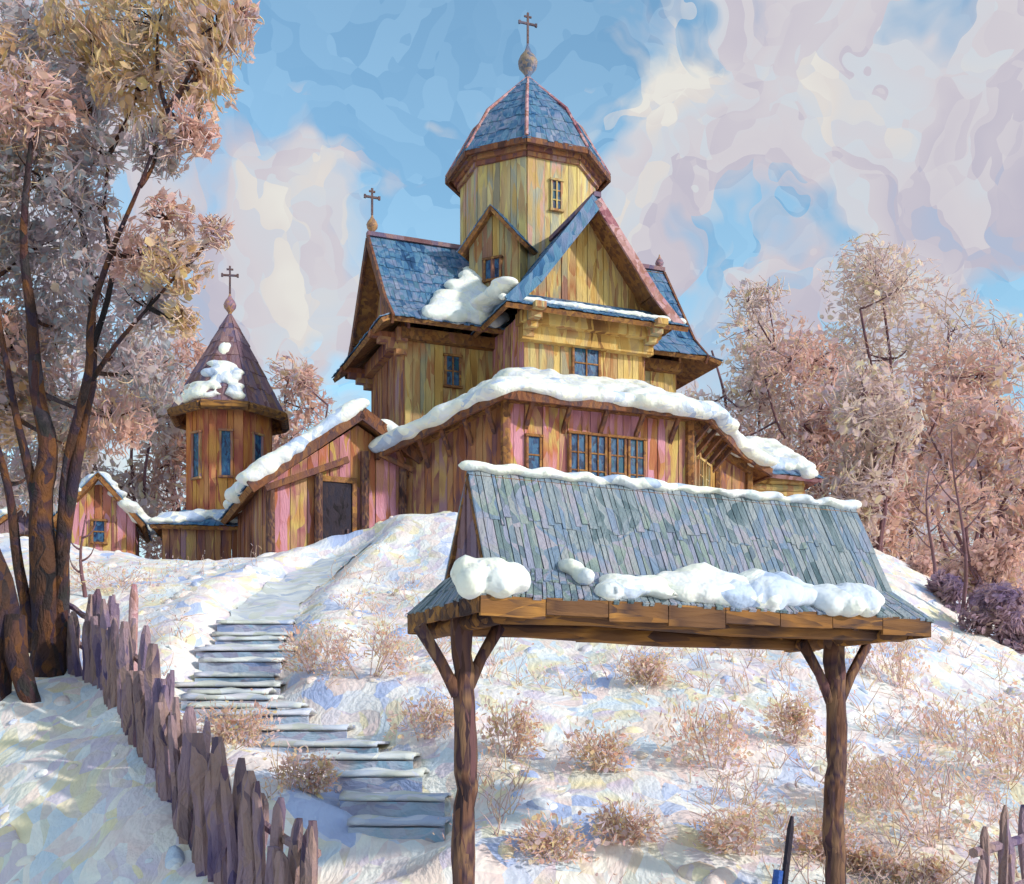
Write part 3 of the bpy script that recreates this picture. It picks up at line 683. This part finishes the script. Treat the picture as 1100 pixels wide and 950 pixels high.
# front and rear slopes, long hand-split shakes
qF = [(XL-.03,-DY,MZ),(XR+.06,-DY,MZ),(XR-.0,-.0,RZ_),(XL+.0,-.0,RZ_)]
qB = [(XL-.03,DY,MZ),(XR+.06,DY,MZ),(XR,.0,RZ_),(XL,.0,RZ_)]
eF = [(XLb,-DYb,EW+.1),(XRb,-DYb,EW+.1),(XR+.05,-DY,MZ+.02),(XL-.02,-DY,MZ+.02)]
eB = [(XLb,DYb,EW+.1),(XRb,DYb,EW+.1),(XR+.05,DY,MZ+.02),(XL-.02,DY,MZ+.02)]
eL = [(XLb,-DYb,EW+.1),(XLb,DYb,EW+.1),(XL-.02,DY,MZ+.02),(XL-.02,-DY,MZ+.02)]
eR = [(XRb,-DYb,EW+.1),(XRb,DYb,EW+.1),(XR+.05,DY,MZ+.02),(XR+.05,-DY,MZ+.02)]
b = MB(); k = MB()
for q in (qF, qB): b.shakes(*q, row=.42, w=.06, th=.014); k.slab([Vector(p)-Vector((0,0,.03)) for p in q], .04)
for q in (eF, eB, eL, eR): b.shakes(*q, row=.2, w=.06, th=.014); k.slab([Vector(p)-Vector((0,0,.03)) for p in q], .04)
wr = b.build('roof', M['roof_grey'], WS); k.build('roof_boards', M['beam'], wr)
b = MB()
for x, s in ((XL+.02,-1),(XR-.02,1)): b = MB(); b.planks((x,-DY*.97,0),(x,DY*.97,0),[(0,MZ),(1,MZ)],[(0,MZ),(.5,RZ_-.03),(1,MZ)],.09,.02,out=(s,0,0)); b.build('gable', M['roof_purple'], wr)
b = MB(); n_ = 8
for i in range(n_):   # ragged fascia boards hanging below the eave
    for (A, B, k0) in ((eF[0], eF[1], n_),(eB[0], eB[1], n_)):
        a_ = Vector(A).lerp(Vector(B), i/k0); c_ = Vector(A).lerp(Vector(B), (i+.985)/k0); hgt = random.uniform(.11,.17)
        b.bar(a_-Vector((0,0,hgt/2)), c_-Vector((0,0,hgt/2+random.uniform(-.01,.01))), .03, hgt)
for A, B in ((eL[0], eL[1]),(eR[0], eR[1])):
    for i in range(4):
        a_ = Vector(A).lerp(Vector(B), i/4); c_ = Vector(A).lerp(Vector(B), (i+.97)/4); hgt = random.uniform(.1,.16)
        b.bar(a_-Vector((0,0,hgt/2)), c_-Vector((0,0,hgt/2)), .03, hgt)
b.build('fascia', M['beam'], wr)
bl = []
for i in range(60):
    f = i/59; bl.append((XL+(XR-XL)*f, random.uniform(-.03,.03), RZ_+.02+.015*math.sin(i*1.3), .09, .08, random.uniform(.03,.055)))
blobs('ridge_snow', bl, M['snow'], wr, .03, .015)
def lump(x, v, rx, rz, n):
    """snow lump lying on the front eave; v = 0 at eave, 1 at the break"""
    out = []
    for i in range(n):
        u = random.uniform(-.8,.8); w = random.random()
        y = -DYb+(DYb-DY)*(v+.5*(w-.3)); z = EW+.1+(MZ-EW-.08)*(v+.5*(w-.3))
        k = math.sqrt(max(.1, 1-u*u*.8)); out.append((x+u*rx+random.uniform(-.03,.03), y, z+rz*.25, rx*.22*k+.04, random.uniform(.1,.19)*k, rz*k*random.uniform(.45,.85)))
    return out
for x, v, rx, rz, n in ((-h-.02,.2,.25,.17,34),(-.62,.3,.34,.1,26),(.05,.35,.5,.19,60),(.72,.35,.42,.18,50),(1.3,.25,.42,.15,44),(-1.05,.7,.07,.08,4)):
    blobs('snow_lump', lump(x, v, rx, rz, n), M['snow'], wr, .028, .05, 3)

# ------------------------------------------------------------------ fences
def rail_fence(name, label, pts, hgt, pick=.17, group=None):
    T = thing(name, label, 'fence', (*pts[len(pts)//2], ground(*pts[len(pts)//2])), 0, group); o = T.location
    tot = 0; k = 0
    rp = []
    for (ax, ay), (bx_, by_) in zip(pts, pts[1:]):
        L = math.hypot(bx_-ax, by_-ay); n = max(1, int(L/pick))
        for i in range(n):
            f = i/n; x = ax+(bx_-ax)*f+random.uniform(-.03,.03); y = ay+(by_-ay)*f+random.uniform(-.03,.03); z = ground(x, y)
            hh = hgt*random.uniform(.68,1.2); lx, ly = random.uniform(-.17,.13), random.uniform(-.08,.08); r = random.uniform(.045,.09)
            p = [Vector((x+lx*t, y+ly*t, z-.25+(hh+.25)*t))-o for t in (0,.25,.5,.75,.93,1)]
            b = MB(); b.tube(p, [r,r*1.1,r*.9,r*1.05,r*.8,r*random.uniform(.3,.7)], 6, .25); b.build('picket', M['picket'], T)
            rp.append((x, y, z))
    for hz in (.35,.75):
        b = MB(); b.tube([Vector((x+.05, y+.09, z+hgt*hz))-o for x, y, z in rp[::3]]+[Vector((rp[-1][0]+.05, rp[-1][1]+.09, rp[-1][2]+hgt*hz))-o], [.045]*(len(rp[::3])+1), 6); b.build('rail', M['picket'], T)
    return T
rail_fence('paling_fence', 'leaning rough paling fence of purple brown stakes climbing the left slope', FENCE[1:], 1.12, .12)
rail_fence('paling_fence', 'short run of reddish stakes in the lower right corner', [(3.75,9.9),(4.9,10.9)], 1.0, .24)
# a taller stake with red top near the upper end of the fence
def stake(name, label, px, Y, hgt, r, mat, lean=(0,0), extra=None, cat='stake'):
    x = (px-HX)/F*Y; z = ground(x, Y); T = thing(name, label, cat, (x, Y, z)); b = MB()
    b.tube([(lean[0]*t, lean[1]*t, -.25+(hgt+.25)*t) for t in (0,.3,.6,.9,1)], [r, r*1.05, r*.9, r*.85, r*.45], 8, .1); b.build('shaft', mat, T)
    if extra:
        b = MB(); b.tube([(lean[0]*.05-.04,0,.0),(lean[0]*.2-.015,-.01,hgt*.45)], [.05,.04], 7, .2); b.build('blue_wrapping', extra, T)
    return T
stake('fence_stake', 'tall reddish stake standing proud at the top of the paling fence', 140, 15.3, 1.5, .07, M['trim'], (.05,0))
stake('dark_stick', 'black leaning stick with a blue foot stuck in the snow between the shelter posts', 835, 10.6, .86, .034, M['door'], (.13,0), M['blue'], 'stick')

# ------------------------------------------------------------------ trees
def dab(mb, p, L, w, rnd=None):
    q = p*.9; d = (Vector((noise.noise(q), noise.noise(q+Vector((31,0,0))), noise.noise(q+Vector((0,57,0)))))*2.6+Vector((random.gauss(0,.6), random.gauss(0,.6), random.gauss(0,.6)))).normalized(); x = d.cross(Vector((random.gauss(0,1), random.gauss(0,1), random.gauss(0,1)))).normalized(); n = d.cross(x)
    if random.random() < .3: mb.add([p-d*L*.8, p-d*L*.3+x*w*1.5, p+d*L*.4+x*w*1.2+n*L*.15, p+d*L*.8, p+d*L*.35-x*w*1.3+n*L*.12, p-d*L*.35-x*w*1.3], [(0,1,2,3,4,5)])
    else: mb.add([p-d*L*1.25, p+x*w*.6, p+d*L*1.25+n*L*.3, p-x*w*.6], [(0,1,2,3)])
def curve(a, b, sag, n=7):
    a, b = Vector(a), Vector(b); m = (a+b)/2+Vector(sag); return [(a*(1-t)**2+m*2*t*(1-t)+b*t*t) for t in [i/n for i in range(n+1)]]
def tree(name, label, base, limbs, clumps, bark, crown, dabs, ds, group=None, twigs=40, twm='twig', twr=.012, subw=1.0, cat='tree', open_=.35):
    """limbs: polylines (points, r0, r1) in world space; clumps: (x,y,z,r[,matkey]) in world space"""
    T = thing(name, label, cat, base, 0, group); o = Vector(base)
    b = MB()
    for pts, r0, r1 in limbs:
        P = [Vector(p)-o for p in pts]; Q = []
        for i in range(len(P)-1):
            for k in range(4):
                t = k/4; a = P[max(i-1,0)]; c = P[i]; d_ = P[i+1]; e = P[min(i+2,len(P)-1)]
                Q.append(.5*((2*c)+(-a+d_)*t+(2*a-5*c+4*d_-e)*t*t+(-a+3*c-3*d_+e)*t**3))
        Q.append(P[-1]); n = len(Q)
        b.tube(Q, [(r0+(r1-r0)*(i/(n-1))**.55) for i in range(n)], 8, .07)
    ends = [Vector(p[-1])-o for p, _, _ in limbs]
    mids = [Vector(q)-o for p, _, _ in limbs for q in p[1:]]
    for c in clumps:   # sub-limbs reach each clump
        cc = Vector(c[:3])-o; near = min(mids, key=lambda m_: (m_-cc).length+(.6*max(0, m_.z-cc.z)))
        b.tube(curve(near, cc, (random.uniform(-.2,.2)*c[3], 0, -.15*c[3])), [.05*subw*(1-.1*i) for i in range(8)], 6)
        for k in range(5):
            d_ = Vector((random.gauss(0,1), random.gauss(0,1), random.gauss(.4,1))).normalized()*c[3]*random.uniform(.6,.95)
            b.tube(curve(cc-d_*.1, cc+d_, (random.uniform(-.2,.2)*c[3],)*3, 4), [.02*subw*(1-.17*i) for i in range(5)], 5)
    b.build('trunk', M[bark], T, True)
    tw = MB()
    for i in range(twigs):
        c = random.choice(clumps); cc = Vector(c[:3])-o
        d_ = Vector((random.gauss(0,1), random.gauss(0,1), random.gauss(0,1))).normalized(); s = cc+d_*c[3]*random.uniform(.3,.8); e = cc+(d_+Vector((random.gauss(0,.6), random.gauss(0,.6), random.gauss(0,.5)))).normalized()*c[3]*random.uniform(.9,1.12)
        tw.tube(curve(s, e, d_*c[3]*random.uniform(-.1,.4), 6), [twr*(1-.1*k) for k in range(7)], 4)
    if twigs: tw.build('twigs', M[twm], T, True)
    by = {}
    for c in clumps: by.setdefault(c[4] if len(c) > 4 else crown, []).append(c)
    for mk, cl in by.items():
        cr = MB(); tot = sum(c[3]**2 for c in cl); al = sum(c[3]**2 for c in clumps)
        for c in cl:
            n = int(dabs*c[3]**2/al); sd = Vector((c[0], c[1], c[2]))
            for i in range(n):
                d_ = Vector((random.gauss(0,1), random.gauss(0,1), random.gauss(0,1))).normalized()
                rr = c[3]*random.random()**(.42)*(1+.28*noise.noise(d_*1.6+sd)); p = Vector(c[:3])-o+Vector((d_.x*rr, d_.y*rr, d_.z*rr*.9))
                if noise.noise((p+o)*(1.1/max(.5, c[3]))*2.2) < -open_: continue
                s = ds*random.uniform(.4,1.5); dab(cr, p, s, s*random.uniform(.25,.5))
        cr.build('crown', M[mk], T)
    return T

# big multi-stemmed tree at left
def A(px, py, Y=17): return at(px, py, Y)
gx = (45-HX)/F*17; gb = (gx, 17, ground(gx, 17)-.1)
B0 = A(48, 735)
limbs = [([A(50,760),A(52,700),A(48,610),A(44,540),A(52,480),A(40,420),A(34,340),A(25,250,16.7),A(38,120,16.5)], .34, .03),
         ([A(56,740),A(66,660),A(68,560),A(74,490),A(95,400,16.6),A(98,340,16.4),A(120,270,16.2),A(150,200,16),A(180,120,16)], .15, .015),
         ([A(66,600),A(82,500),A(93,440),A(100,400),A(97,300,17.4),A(88,230,17.6),A(96,120,17.5),A(100,20,17.5)], .1, .03),
         ([A(40,700),A(20,610),A(8,520),A(-20,430)], .12, .04),
         ([A(44,560),A(30,500),A(18,450),A(5,380),A(-10,300)], .1, .03),
         ([A(97,380),A(120,300,17),A(112,220,17),A(120,160,17)], .055, .02),
         ([A(98,410),A(125,370,16.3),A(160,330,16),A(195,290,15.8)], .045, .015)]
cl = []
for px, py, rp, Y, mk in [
    (30,40,62,18,'cr_grey'),(105,35,60,17.5,'cr_ochre'),(170,30,58,16.6,'cr_ochre'),(232,28,44,16.2,'cr_ochre'),(215,85,42,16.2,'cr_ochre'),(262,20,20,16.2,'cr_pink'),
    (150,95,52,16.8,'cr_ochre'),(90,105,55,17.6,'cr_grey'),(38,118,55,16.6,'cr_pink'),(205,140,34,16,'cr_pink'),(170,160,34,16.2,'cr_grey'),
    (110,165,30,17,'cr_grey'),(50,190,60,17.2,'cr_grey'),(5,170,60,17.6,'cr_ochre'),(90,225,42,17,'cr_grey'),(30,270,60,17.8,'cr_grey'),
    (180,235,30,15.9,'cr_pink'),(188,285,38,15.8,'cr_ochre'),(150,275,40,16.4,'cr_pink'),(160,330,38,16.3,'cr_grey'),(195,345,22,16,'cr_ochre'),
    (100,300,45,17.4,'cr_grey'),(60,350,55,18,'cr_grey'),(10,370,60,18,'cr_pink'),(130,375,42,17.5,'cr_grey'),(165,400,36,18.6,'cr_grey'),(120,450,44,19,'cr_pink'),(30,510,44,19.5,'cr_grey'),(75,480,30,19.2,'cr_ochre'),(230,250,20,16,'cr_pink'),(15,440,45,18.3,'cr_ochre'),(-50,250,90,17.5,'cr_grey'),(-50,80,90,17.5,'cr_ochre'),(-60,420,80,18,'cr_grey'),
    (60,430,40,18.6,'cr_grey')]:
    p = A(px, py, Y); cl.append((p.x, p.y, p.z, rp/F*Y, mk))
tree('bare_tree', 'large old tree with dark forked trunk and ochre and grey crown filling the left edge', gb, limbs, cl, 'bark', 'cr_grey', 46000, .078, twigs=1500, twr=.011, open_=.1, subw=.8)
# broken dark stump and roots in front of trunk
def stump():
    x, y = (12-HX)/F*16, 16; T = thing('tree_stump', 'dark twisted stump leaning at the foot of the big left tree', 'stump', (x, y, ground(x, y)))
    b = MB(); b.tube([(-.35,0,-.3),(-.25,0,.5),(-.1,0,1.0),(-.2,0,1.5),(-.4,.1,2.2)], [.34,.3,.26,.2,.08], 9, .16); b.tube([(.05,-.1,1.0),(.12,-.15,.5),(.3,-.2,.0),(.42,-.2,-.3)], [.16,.17,.15,.12], 8, .15)
    b.build('wood', M['bark'], T, True)
stump()

def simple_tree(name, label, px, pyb, Y, wpx, top, mat, stems, n, ds, group, bark='twig_dark', twigs=60, seed=0, k=9, cat='tree', lo=.35, twm='twig', op=.22):
    random.seed(1000+seed)
    base = at(px, pyb, Y); base.z = min(base.z, ground(base.x, Y)+.2); m = F/Y
    H = (pyb-top)/m; W = wpx/m/2
    limbs = []
    for s in range(stems):
        x0 = base.x+random.uniform(-.12,.12)*W; a = (s+.5)/stems*2-1+random.uniform(-.2,.2)
        pts = [(x0, Y, base.z-.3)]
        for j in range(1, 6):
            f = j/5; pts.append((x0+a*W*.75*f**1.3+random.uniform(-.07,.07)*W, Y+random.uniform(-.2,.2)*W*f, base.z+H*.86*f*(1-.15*abs(a))))
        limbs.append((pts, .03*H**.8*.5+.03, .015+.002*H))
    cl = []
    for i in range(k):
        f = random.random(); zz = lo+(1-lo)*f
        wx = W*(.95-.5*max(0, (zz-.65)/.35)); r = W*random.uniform(.3,.46)
        cl.append((base.x+random.uniform(-1,1)*max(0, wx-r*.6), Y+random.uniform(-.5,.5)*W, base.z+H*zz-r*.75, r))
    return tree(name, label, tuple(base), limbs, cl, bark, mat, n, ds, group, twigs, twm, .004+Y*.00035, subw=.35+Y*.012, cat=cat, open_=op)
G1 = 'pale trees beyond the church on the right'; G2 = 'mauve trees behind the bell tower'
T_ = [
 ('tall pale tree with yellow tinted top standing highest on the right', 965, 560, 52, 210, 200, 'cr_pale', 3, 6000, G1),
 ('spreading tree with two dark stems just above the shelter roof end', 870, 560, 47, 190, 315, 'cr_pink', 2, 4800, G1),
 ('peach crowned tree directly right of the church roof', 800, 560, 50, 140, 275, 'cr_pale', 2, 3600, G1),
 ('rose crowned tree behind the right shelter corner', 1030, 600, 46, 190, 330, 'cr_pink', 3, 5000, G1),
 ('pale rose tree cut by the right picture edge', 1090, 620, 48, 170, 290, 'cr_pale', 3, 3600, G1),
 ('low pale rose tree showing between the log annex and the shelter ridge end', 900, 560, 44, 150, 400, 'cr_pink', 3, 3000, G1),
 ('tall rosy tree at the far right behind the others', 1060, 580, 56, 170, 300, 'cr_pale', 3, 4000, G1),
 ('low mauve tree close behind the log annex', 770, 560, 46, 120, 400, 'cr_pink', 2, 2400, G1),
 ('dusky tree low down beyond the shelter roof right end', 950, 620, 40, 140, 430, 'cr_pale', 2, 2600, G1),
 ('russet tree low at the right edge of the wood', 1050, 660, 36, 150, 470, 'cr_pink', 3, 3000, G1),
 ('rosy thin tree between bell tower and church', 320, 560, 46, 110, 325, 'cr_pink', 2, 2400, G2),
 ('low rose tree showing over the porch roof between tower and church', 352, 560, 48, 90, 395, 'cr_pale', 2, 2400, G2),
 ('pale tree directly behind the bell tower, seen on both sides of it', 262, 580, 50, 150, 385, 'cr_pale', 3, 3000, G2),
 ('orange tinged tree immediately left of the bell tower', 190, 600, 46, 120, 335, 'cr_pink', 3, 2800, G2),
 ('rose tree behind the little hut roof', 130, 600, 44, 160, 350, 'cr_pale', 3, 3600, G2),
 ('greyish tree behind the big trunk at far left', 30, 620, 42, 160, 340, 'cr_pale', 3, 3400, G2),
]
for i, (lb, px, pyb, Y, w, top, mk, st_, n, g) in enumerate(T_):
    simple_tree('bare_tree', lb, px, pyb, Y, w*1.12, top-(58 if g == G1 else 18), mk, st_, int(n*2.1), .17, g, seed=i, k=22, op=.06, twigs=420, lo=.2)
# violet shrubs at the right edge, mid distance
for i, (lb, px, pyb, Y, w, top, mk) in enumerate([
 ('violet shrub just right of the shelter roof corner', 1025, 705, 26, 75, 600, 'cr_violet'),
 ('purple brown shrub at the right picture edge below the trees', 1080, 735, 24, 100, 620, 'cr_violet'),
 ('mauve shrub between the violet shrub and the tree line', 1060, 680, 29, 110, 560, 'cr_pink'),
 ('small violet shrub closest to the shelter eave', 985, 690, 29, 60, 590, 'cr_pink')]):
    simple_tree('leafless_shrub', lb, px, pyb, Y, w, top, mk, 5, 5000, .085, 'violet shrubs on the right slope', seed=50+i, k=8, cat='shrub', lo=.2, twigs=60, twm='twig_dark')
# slender saplings
for i, (lb, px, pyb, Y, top) in enumerate([
 ('slender forked sapling with dark stem at the right edge', 1030, 720, 25, 500), ('thin dark sapling near the right corner of the roof', 1000, 700, 27, 560), ('thin leaning sapling in front of the little hut', 90, 640, 22, 540)]):
    p = at(px, pyb, Y); g = (p.x, Y, ground(p.x, Y)); T = thing('sapling', lb, 'sapling', g, 0, 'thin dark saplings'); b = MB(); H = (pyb-top)/F*Y
    Q = [Vector((.12*math.sin(f*5+i)*H*.3, 0, -.2+H*f)) for f in [j/8 for j in range(9)]]
    b.tube(Q, [.05*(1-.1*j) for j in range(9)], 6)
    for j in (3,4,5,6): s = (-1)**j; b.tube(curve(Q[j], Q[j]+Vector((s*H*.14, .05, H*.2)), (s*.1,0,-.1), 5), [.022*(1-.15*q) for q in range(6)], 5)
    b.build('stem', M['twig_dark'], T, True)
# small bushes poking through the snow on the hillside
places = [('ochre and rose bush centre of the slope between the shelter posts', 770, 830, 60, 95),('rosy twiggy bush left of centre under the shelter roof', 650, 835, 42, 55),
 ('small rose bush high on the slope below the shelter beam', 700, 735, 30, 40),('pinkish bush beside the left shelter post', 545, 820, 45, 60),
 ('bush at the turn of the steps', 395, 735, 60, 70),('rose bush by the steps just left of the post', 455, 790, 60, 60),('small bush between upper steps and snow mound', 340, 725, 40, 60),
 ('ochre bush at the foot of the left post on its right side', 600, 935, 50, 60),('russet bush low in the centre foreground', 665, 915, 55, 45),('yellow bush beside the black stick', 880, 925, 60, 70),
 ('rose bush in front of the yellow one', 800, 930, 50, 60),('ochre bush right of the right shelter post', 950, 870, 50, 80),('red twiggy bush spreading in the lower right', 1010, 905, 100, 110),
 ('pale rose bush below the shelter eave at right', 965, 740, 60, 70),('rosy bush beneath the violet shrubs', 1040, 800, 80, 80),('orange tinted low bush in the bottom right', 990, 945, 30, 35),
 ('golden bush beside the lower steps', 330, 850, 45, 45),('pale yellow bush between fence and steps', 262, 800, 40, 50),('rust coloured weeds in front of the little hut', 120, 640, 70, 45),
 ('pink bush at far right mid slope', 1085, 850, 60, 80),('rose bush on the slope near the right post', 850, 800, 40, 60),('golden bush hugging the right fence stakes', 930, 930, 40, 45)]
for i, (lb, px, pyb, w, hp) in enumerate(places):
    x, Y = hit(px, pyb); z = ground(x, Y); random.seed(300+i); m = F/Y; W = w/m/2*random.uniform(1.3,2.1); H = hp/m*random.uniform(.65,.95)
    T = thing('winter_bush', lb, 'bush', (x, Y, z), 0, 'low bushes poking through the snow'); b = MB()
    tips = []
    for k in range(9):
        a = random.uniform(-1,1); e = Vector((a*W*.9, random.uniform(-.5,.5)*W, H*random.uniform(.55,1))); tips.append(e)
        b.tube(curve((a*W*.2,0,-.1), e, (a*W*.1,0,H*.1), 5), [.009*(1-.12*q) for q in range(6)], 5)
        for q in range(2): f = e*random.uniform(.5,.8); b.tube(curve(f, f+Vector((random.uniform(-.3,.3)*W,0,H*.3)), (0,0,0), 4), [.006]*5, 4)
    b.build('stems', M['twig'], T, True)
    c = MB()
    for k in range(900):
        e = random.choice(tips); p = Vector((random.gauss(e.x, W*.26), random.gauss(e.y, W*.26), max(.02, random.gauss(e.z*.6, H*.27)))); s = .032*random.uniform(.5,1.6); dab(c, p, s, s*.42)
    c.build('foliage', M['cr_bush'], T)
random.seed(5)
wd = MB(); fl = MB(); k = 0
while k < 620:
    Y = 10+15*random.random()**1.3; X = random.uniform(-.3, .47)*Y
    if noise.noise(Vector((X*.5, Y*.5, 4))) < -.05 or path_d(X, Y) < .9 or X < fence_x(Y)+.3: continue
    k += 1; z = ground(X, Y); hh = random.uniform(.12,.5)
    for q in range(random.randint(1,4)):
        tip = Vector((X+random.gauss(0,.16), Y+random.gauss(0,.12), z+hh*random.uniform(.5,1))); wd.tube(curve((X+random.gauss(0,.03),Y,z-.03), tip, (random.gauss(0,.09),0,.05), 4), [.006,.006,.005,.004,.003], 4)
    for q in range(9): p = Vector((random.gauss(X,.13), random.gauss(Y,.12), z+hh*random.uniform(.15,1))); dab(fl, p, random.uniform(.015,.05), .012)
w_ = tag(wd.build('dry_weeds', M['twig'], smooth=True), 'thin rosy weed stems sprinkled over the snowy slope', 'weeds', kind='stuff')
f_ = fl.build('seed_heads', M['cr_bush'], w_)

# ------------------------------------------------------------------ camera, light, sky
cam = bpy.data.cameras.new('camera'); co = bpy.data.objects.new('camera', cam); COL.objects.link(co); S.camera = co
co.location = (0,0,EYE); co.rotation_euler = (R(90),0,0); cam.sensor_fit = 'HORIZONTAL'; cam.sensor_width = 36; cam.lens = 36*F/1100
cam.shift_y = (HY-475)/1100; cam.clip_end = 3000; cam.clip_start = .1
SUN = Vector((.88,-.47,.44)).normalized()
el = math.asin(SUN.z); az = math.atan2(SUN.x, SUN.y)
sl = bpy.data.lights.new('sun', 'SUN'); so = bpy.data.objects.new('sun', sl); COL.objects.link(so); sl.energy = 3.1; sl.angle = R(2); sl.color = (1,.94,.86)
so.rotation_euler = (-SUN).to_track_quat('-Z', 'Y').to_euler()
W = bpy.data.worlds.new('World'); S.world = W; W.use_nodes = True; nt = W.node_tree; nt.nodes.clear(); N = nt.nodes.new; L = nt.links.new
out = N('ShaderNodeOutputWorld'); sky = N('ShaderNodeTexSky'); sky.sky_type = 'NISHITA'; sky.sun_disc = False; sky.sun_elevation = el; sky.sun_rotation = az; sky.ozone_density = 2.5; sky.air_density = 1.2; sky.dust_density = .3
tc = N('ShaderNodeTexCoord')
def dirpx(px, py): return Vector((px-HX, F, HY-py)).normalized()
def vm(op, a, b=None, s=None):
    n = N('ShaderNodeVectorMath'); n.operation = op
    for i, q in enumerate((a, b)):
        if q is None: continue
        if isinstance(q, (tuple, Vector)): n.inputs[i].default_value = tuple(q)
        else: L(q, n.inputs[i])
    if s is not None: n.inputs['Scale'].default_value = s
    return n
def mth(op, a, b=None, c=None, clamp=False):
    n = N('ShaderNodeMath'); n.operation = op; n.use_clamp = clamp
    for i, q in enumerate((a, b, c)):
        if q is None: continue
        if isinstance(q, (int, float)): n.inputs[i].default_value = q
        else: L(q, n.inputs[i])
    return n.outputs[0]
def nz(vec, sc, det=3, out_='Fac'):
    n = N('ShaderNodeTexNoise'); n.inputs['Scale'].default_value = sc; n.inputs['Detail'].default_value = det; L(vec, n.inputs['Vector']); return n.outputs[out_]
D = tc.outputs['Generated']
w1 = vm('SCALE', vm('SUBTRACT', nz(D, 9, 3, 'Color'), (.5,.5,.5)).outputs[0], s=.2)
DW = vm('ADD', D, w1.outputs[0]).outputs[0]
mpp = N('ShaderNodeMapping'); mpp.inputs['Rotation'].default_value = (0, R(35), 0); mpp.inputs['Scale'].default_value = (1.15,1,1.0); L(DW, mpp.inputs['Vector']); DS = mpp.outputs[0]
vo = N('ShaderNodeTexVoronoi'); vo.inputs['Scale'].default_value = 21; L(DS, vo.inputs['Vector'])
vo2 = N('ShaderNodeTexVoronoi'); vo2.inputs['Scale'].default_value = 38; L(DS, vo2.inputs['Vector'])
cell = N('ShaderNodeSeparateColor'); L(vo.outputs['Color'], cell.inputs[0]); cell2 = N('ShaderNodeSeparateColor'); L(vo2.outputs['Color'], cell2.inputs[0])
# cloud cover: banks in given directions, broken up by noise and daubs
acc = None
for px, py, rad, wt in [(1020,220,.3,.3),(760,70,.09,.55),(900,130,.11,.45),(700,200,.09,.6),(940,230,.10,.4),(330,265,.06,.95),(1050,180,.12,.45),(462,142,.03,1.0),(1080,90,.12,.4),(620,50,.06,.4),(250,220,.07,.45),(150,240,.12,.4),(360,150,.05,.35),(520,130,.03,.4),(420,200,.03,.4),
                        (300,130,.035,.75),(385,110,.03,.7),(430,60,.018,.5),(505,85,.022,.6),(600,150,.025,.7),(270,60,.025,.5),(350,190,.03,.7),(440,215,.025,.6),(570,20,.06,-.8),(600,180,.045,-.5),(690,10,.04,-.4),(400,60,.14,-1.1),(300,90,.1,-.6),(430,215,.05,-.35),(720,215,.03,-.3),(865,245,.05,-.9),(790,165,.035,-.45),(990,110,.04,-.4),(600,120,.05,-.3),(1075,265,.05,-.7),(780,280,.04,-.7),(1060,10,.05,-.9)]:
    dn = vm('DISTANCE', DW, dirpx(px, py)).outputs['Value']
    g = mth('MULTIPLY', mth('SUBTRACT', 1, mth('DIVIDE', dn, rad*1.4), clamp=True), wt)
    acc = g if acc is None else mth('ADD', acc, g)
base = mth('MULTIPLY_ADD', nz(DW, 9, 5), 2.6, -1.02)
mask = mth('ADD', mth('ADD', base, acc), mth('MULTIPLY_ADD', cell.outputs[0], .5, -.25))
mr = N('ShaderNodeMapRange'); L(mask, mr.inputs[0]); mr.inputs[1].default_value = .12; mr.inputs[2].default_value = .62
cmix = mth('ADD', mth('MULTIPLY', cell.outputs[1], .22), mth('ADD', mth('MULTIPLY', cell2.outputs[2], .16), mth('MULTIPLY', nz(DW, 5, 3), .68)))
cr = N('ShaderNodeValToRGB'); e = cr.color_ramp.elements
pal = ['#8fb4d6','#a8b2c8','#b6b2c0','#c0bbc5','#c8c4ca','#c4cad2','#d2cdca','#dad8d2']
while len(e) < len(pal): e.new(.5)
for i, h_ in enumerate(pal): e[i].position = .2+.6*i/(len(pal)-1); e[i].color = hexl(h_)
wh = None
for px, py, rad in [(335,262,.055),(462,142,.03),(680,90,.05)]:
    g = mth('SUBTRACT', 1, mth('DIVIDE', vm('DISTANCE', DW, dirpx(px, py)).outputs['Value'], rad*1.5), clamp=True); wh = g if wh is None else mth('ADD', wh, g)
L(mth('ADD', cmix, mth('ADD', mth('MULTIPLY', wh, .3), -.04)), cr.inputs[0])
tint = N('ShaderNodeMix'); tint.data_type = 'RGBA'; tint.blend_type = 'MULTIPLY'; tint.inputs[0].default_value = 1
tv = N('ShaderNodeValToRGB'); tv.color_ramp.elements[0].color = (1.15,1.38,1.32,1); tv.color_ramp.elements[1].color = (1.6,1.7,1.5,1); L(cell2.outputs[0], tv.inputs[0])
L(sky.outputs[0], tint.inputs[6]); L(tv.outputs[0], tint.inputs[7])
b1 = N('ShaderNodeBackground'); b1.inputs[1].default_value = .15; L(tint.outputs[2], b1.inputs[0])
b2 = N('ShaderNodeBackground'); b2.inputs[1].default_value = 1.08; L(cr.outputs[0], b2.inputs[0])
mx = N('ShaderNodeMixShader'); L(mr.outputs[0], mx.inputs[0]); L(b1.outputs[0], mx.inputs[1]); L(b2.outputs[0], mx.inputs[2]); L(mx.outputs[0], out.inputs[0])
S.cycles.max_bounces = 4; S.cycles.diffuse_bounces = 3; S.cycles.glossy_bounces = 1; S.cycles.transmission_bounces = 1; S.cycles.use_adaptive_sampling = True; S.cycles.adaptive_threshold = .03
S.view_settings.view_transform = 'Standard'; S.view_settings.look = 'None'; S.view_settings.exposure = 0.08; S.view_settings.gamma = 1
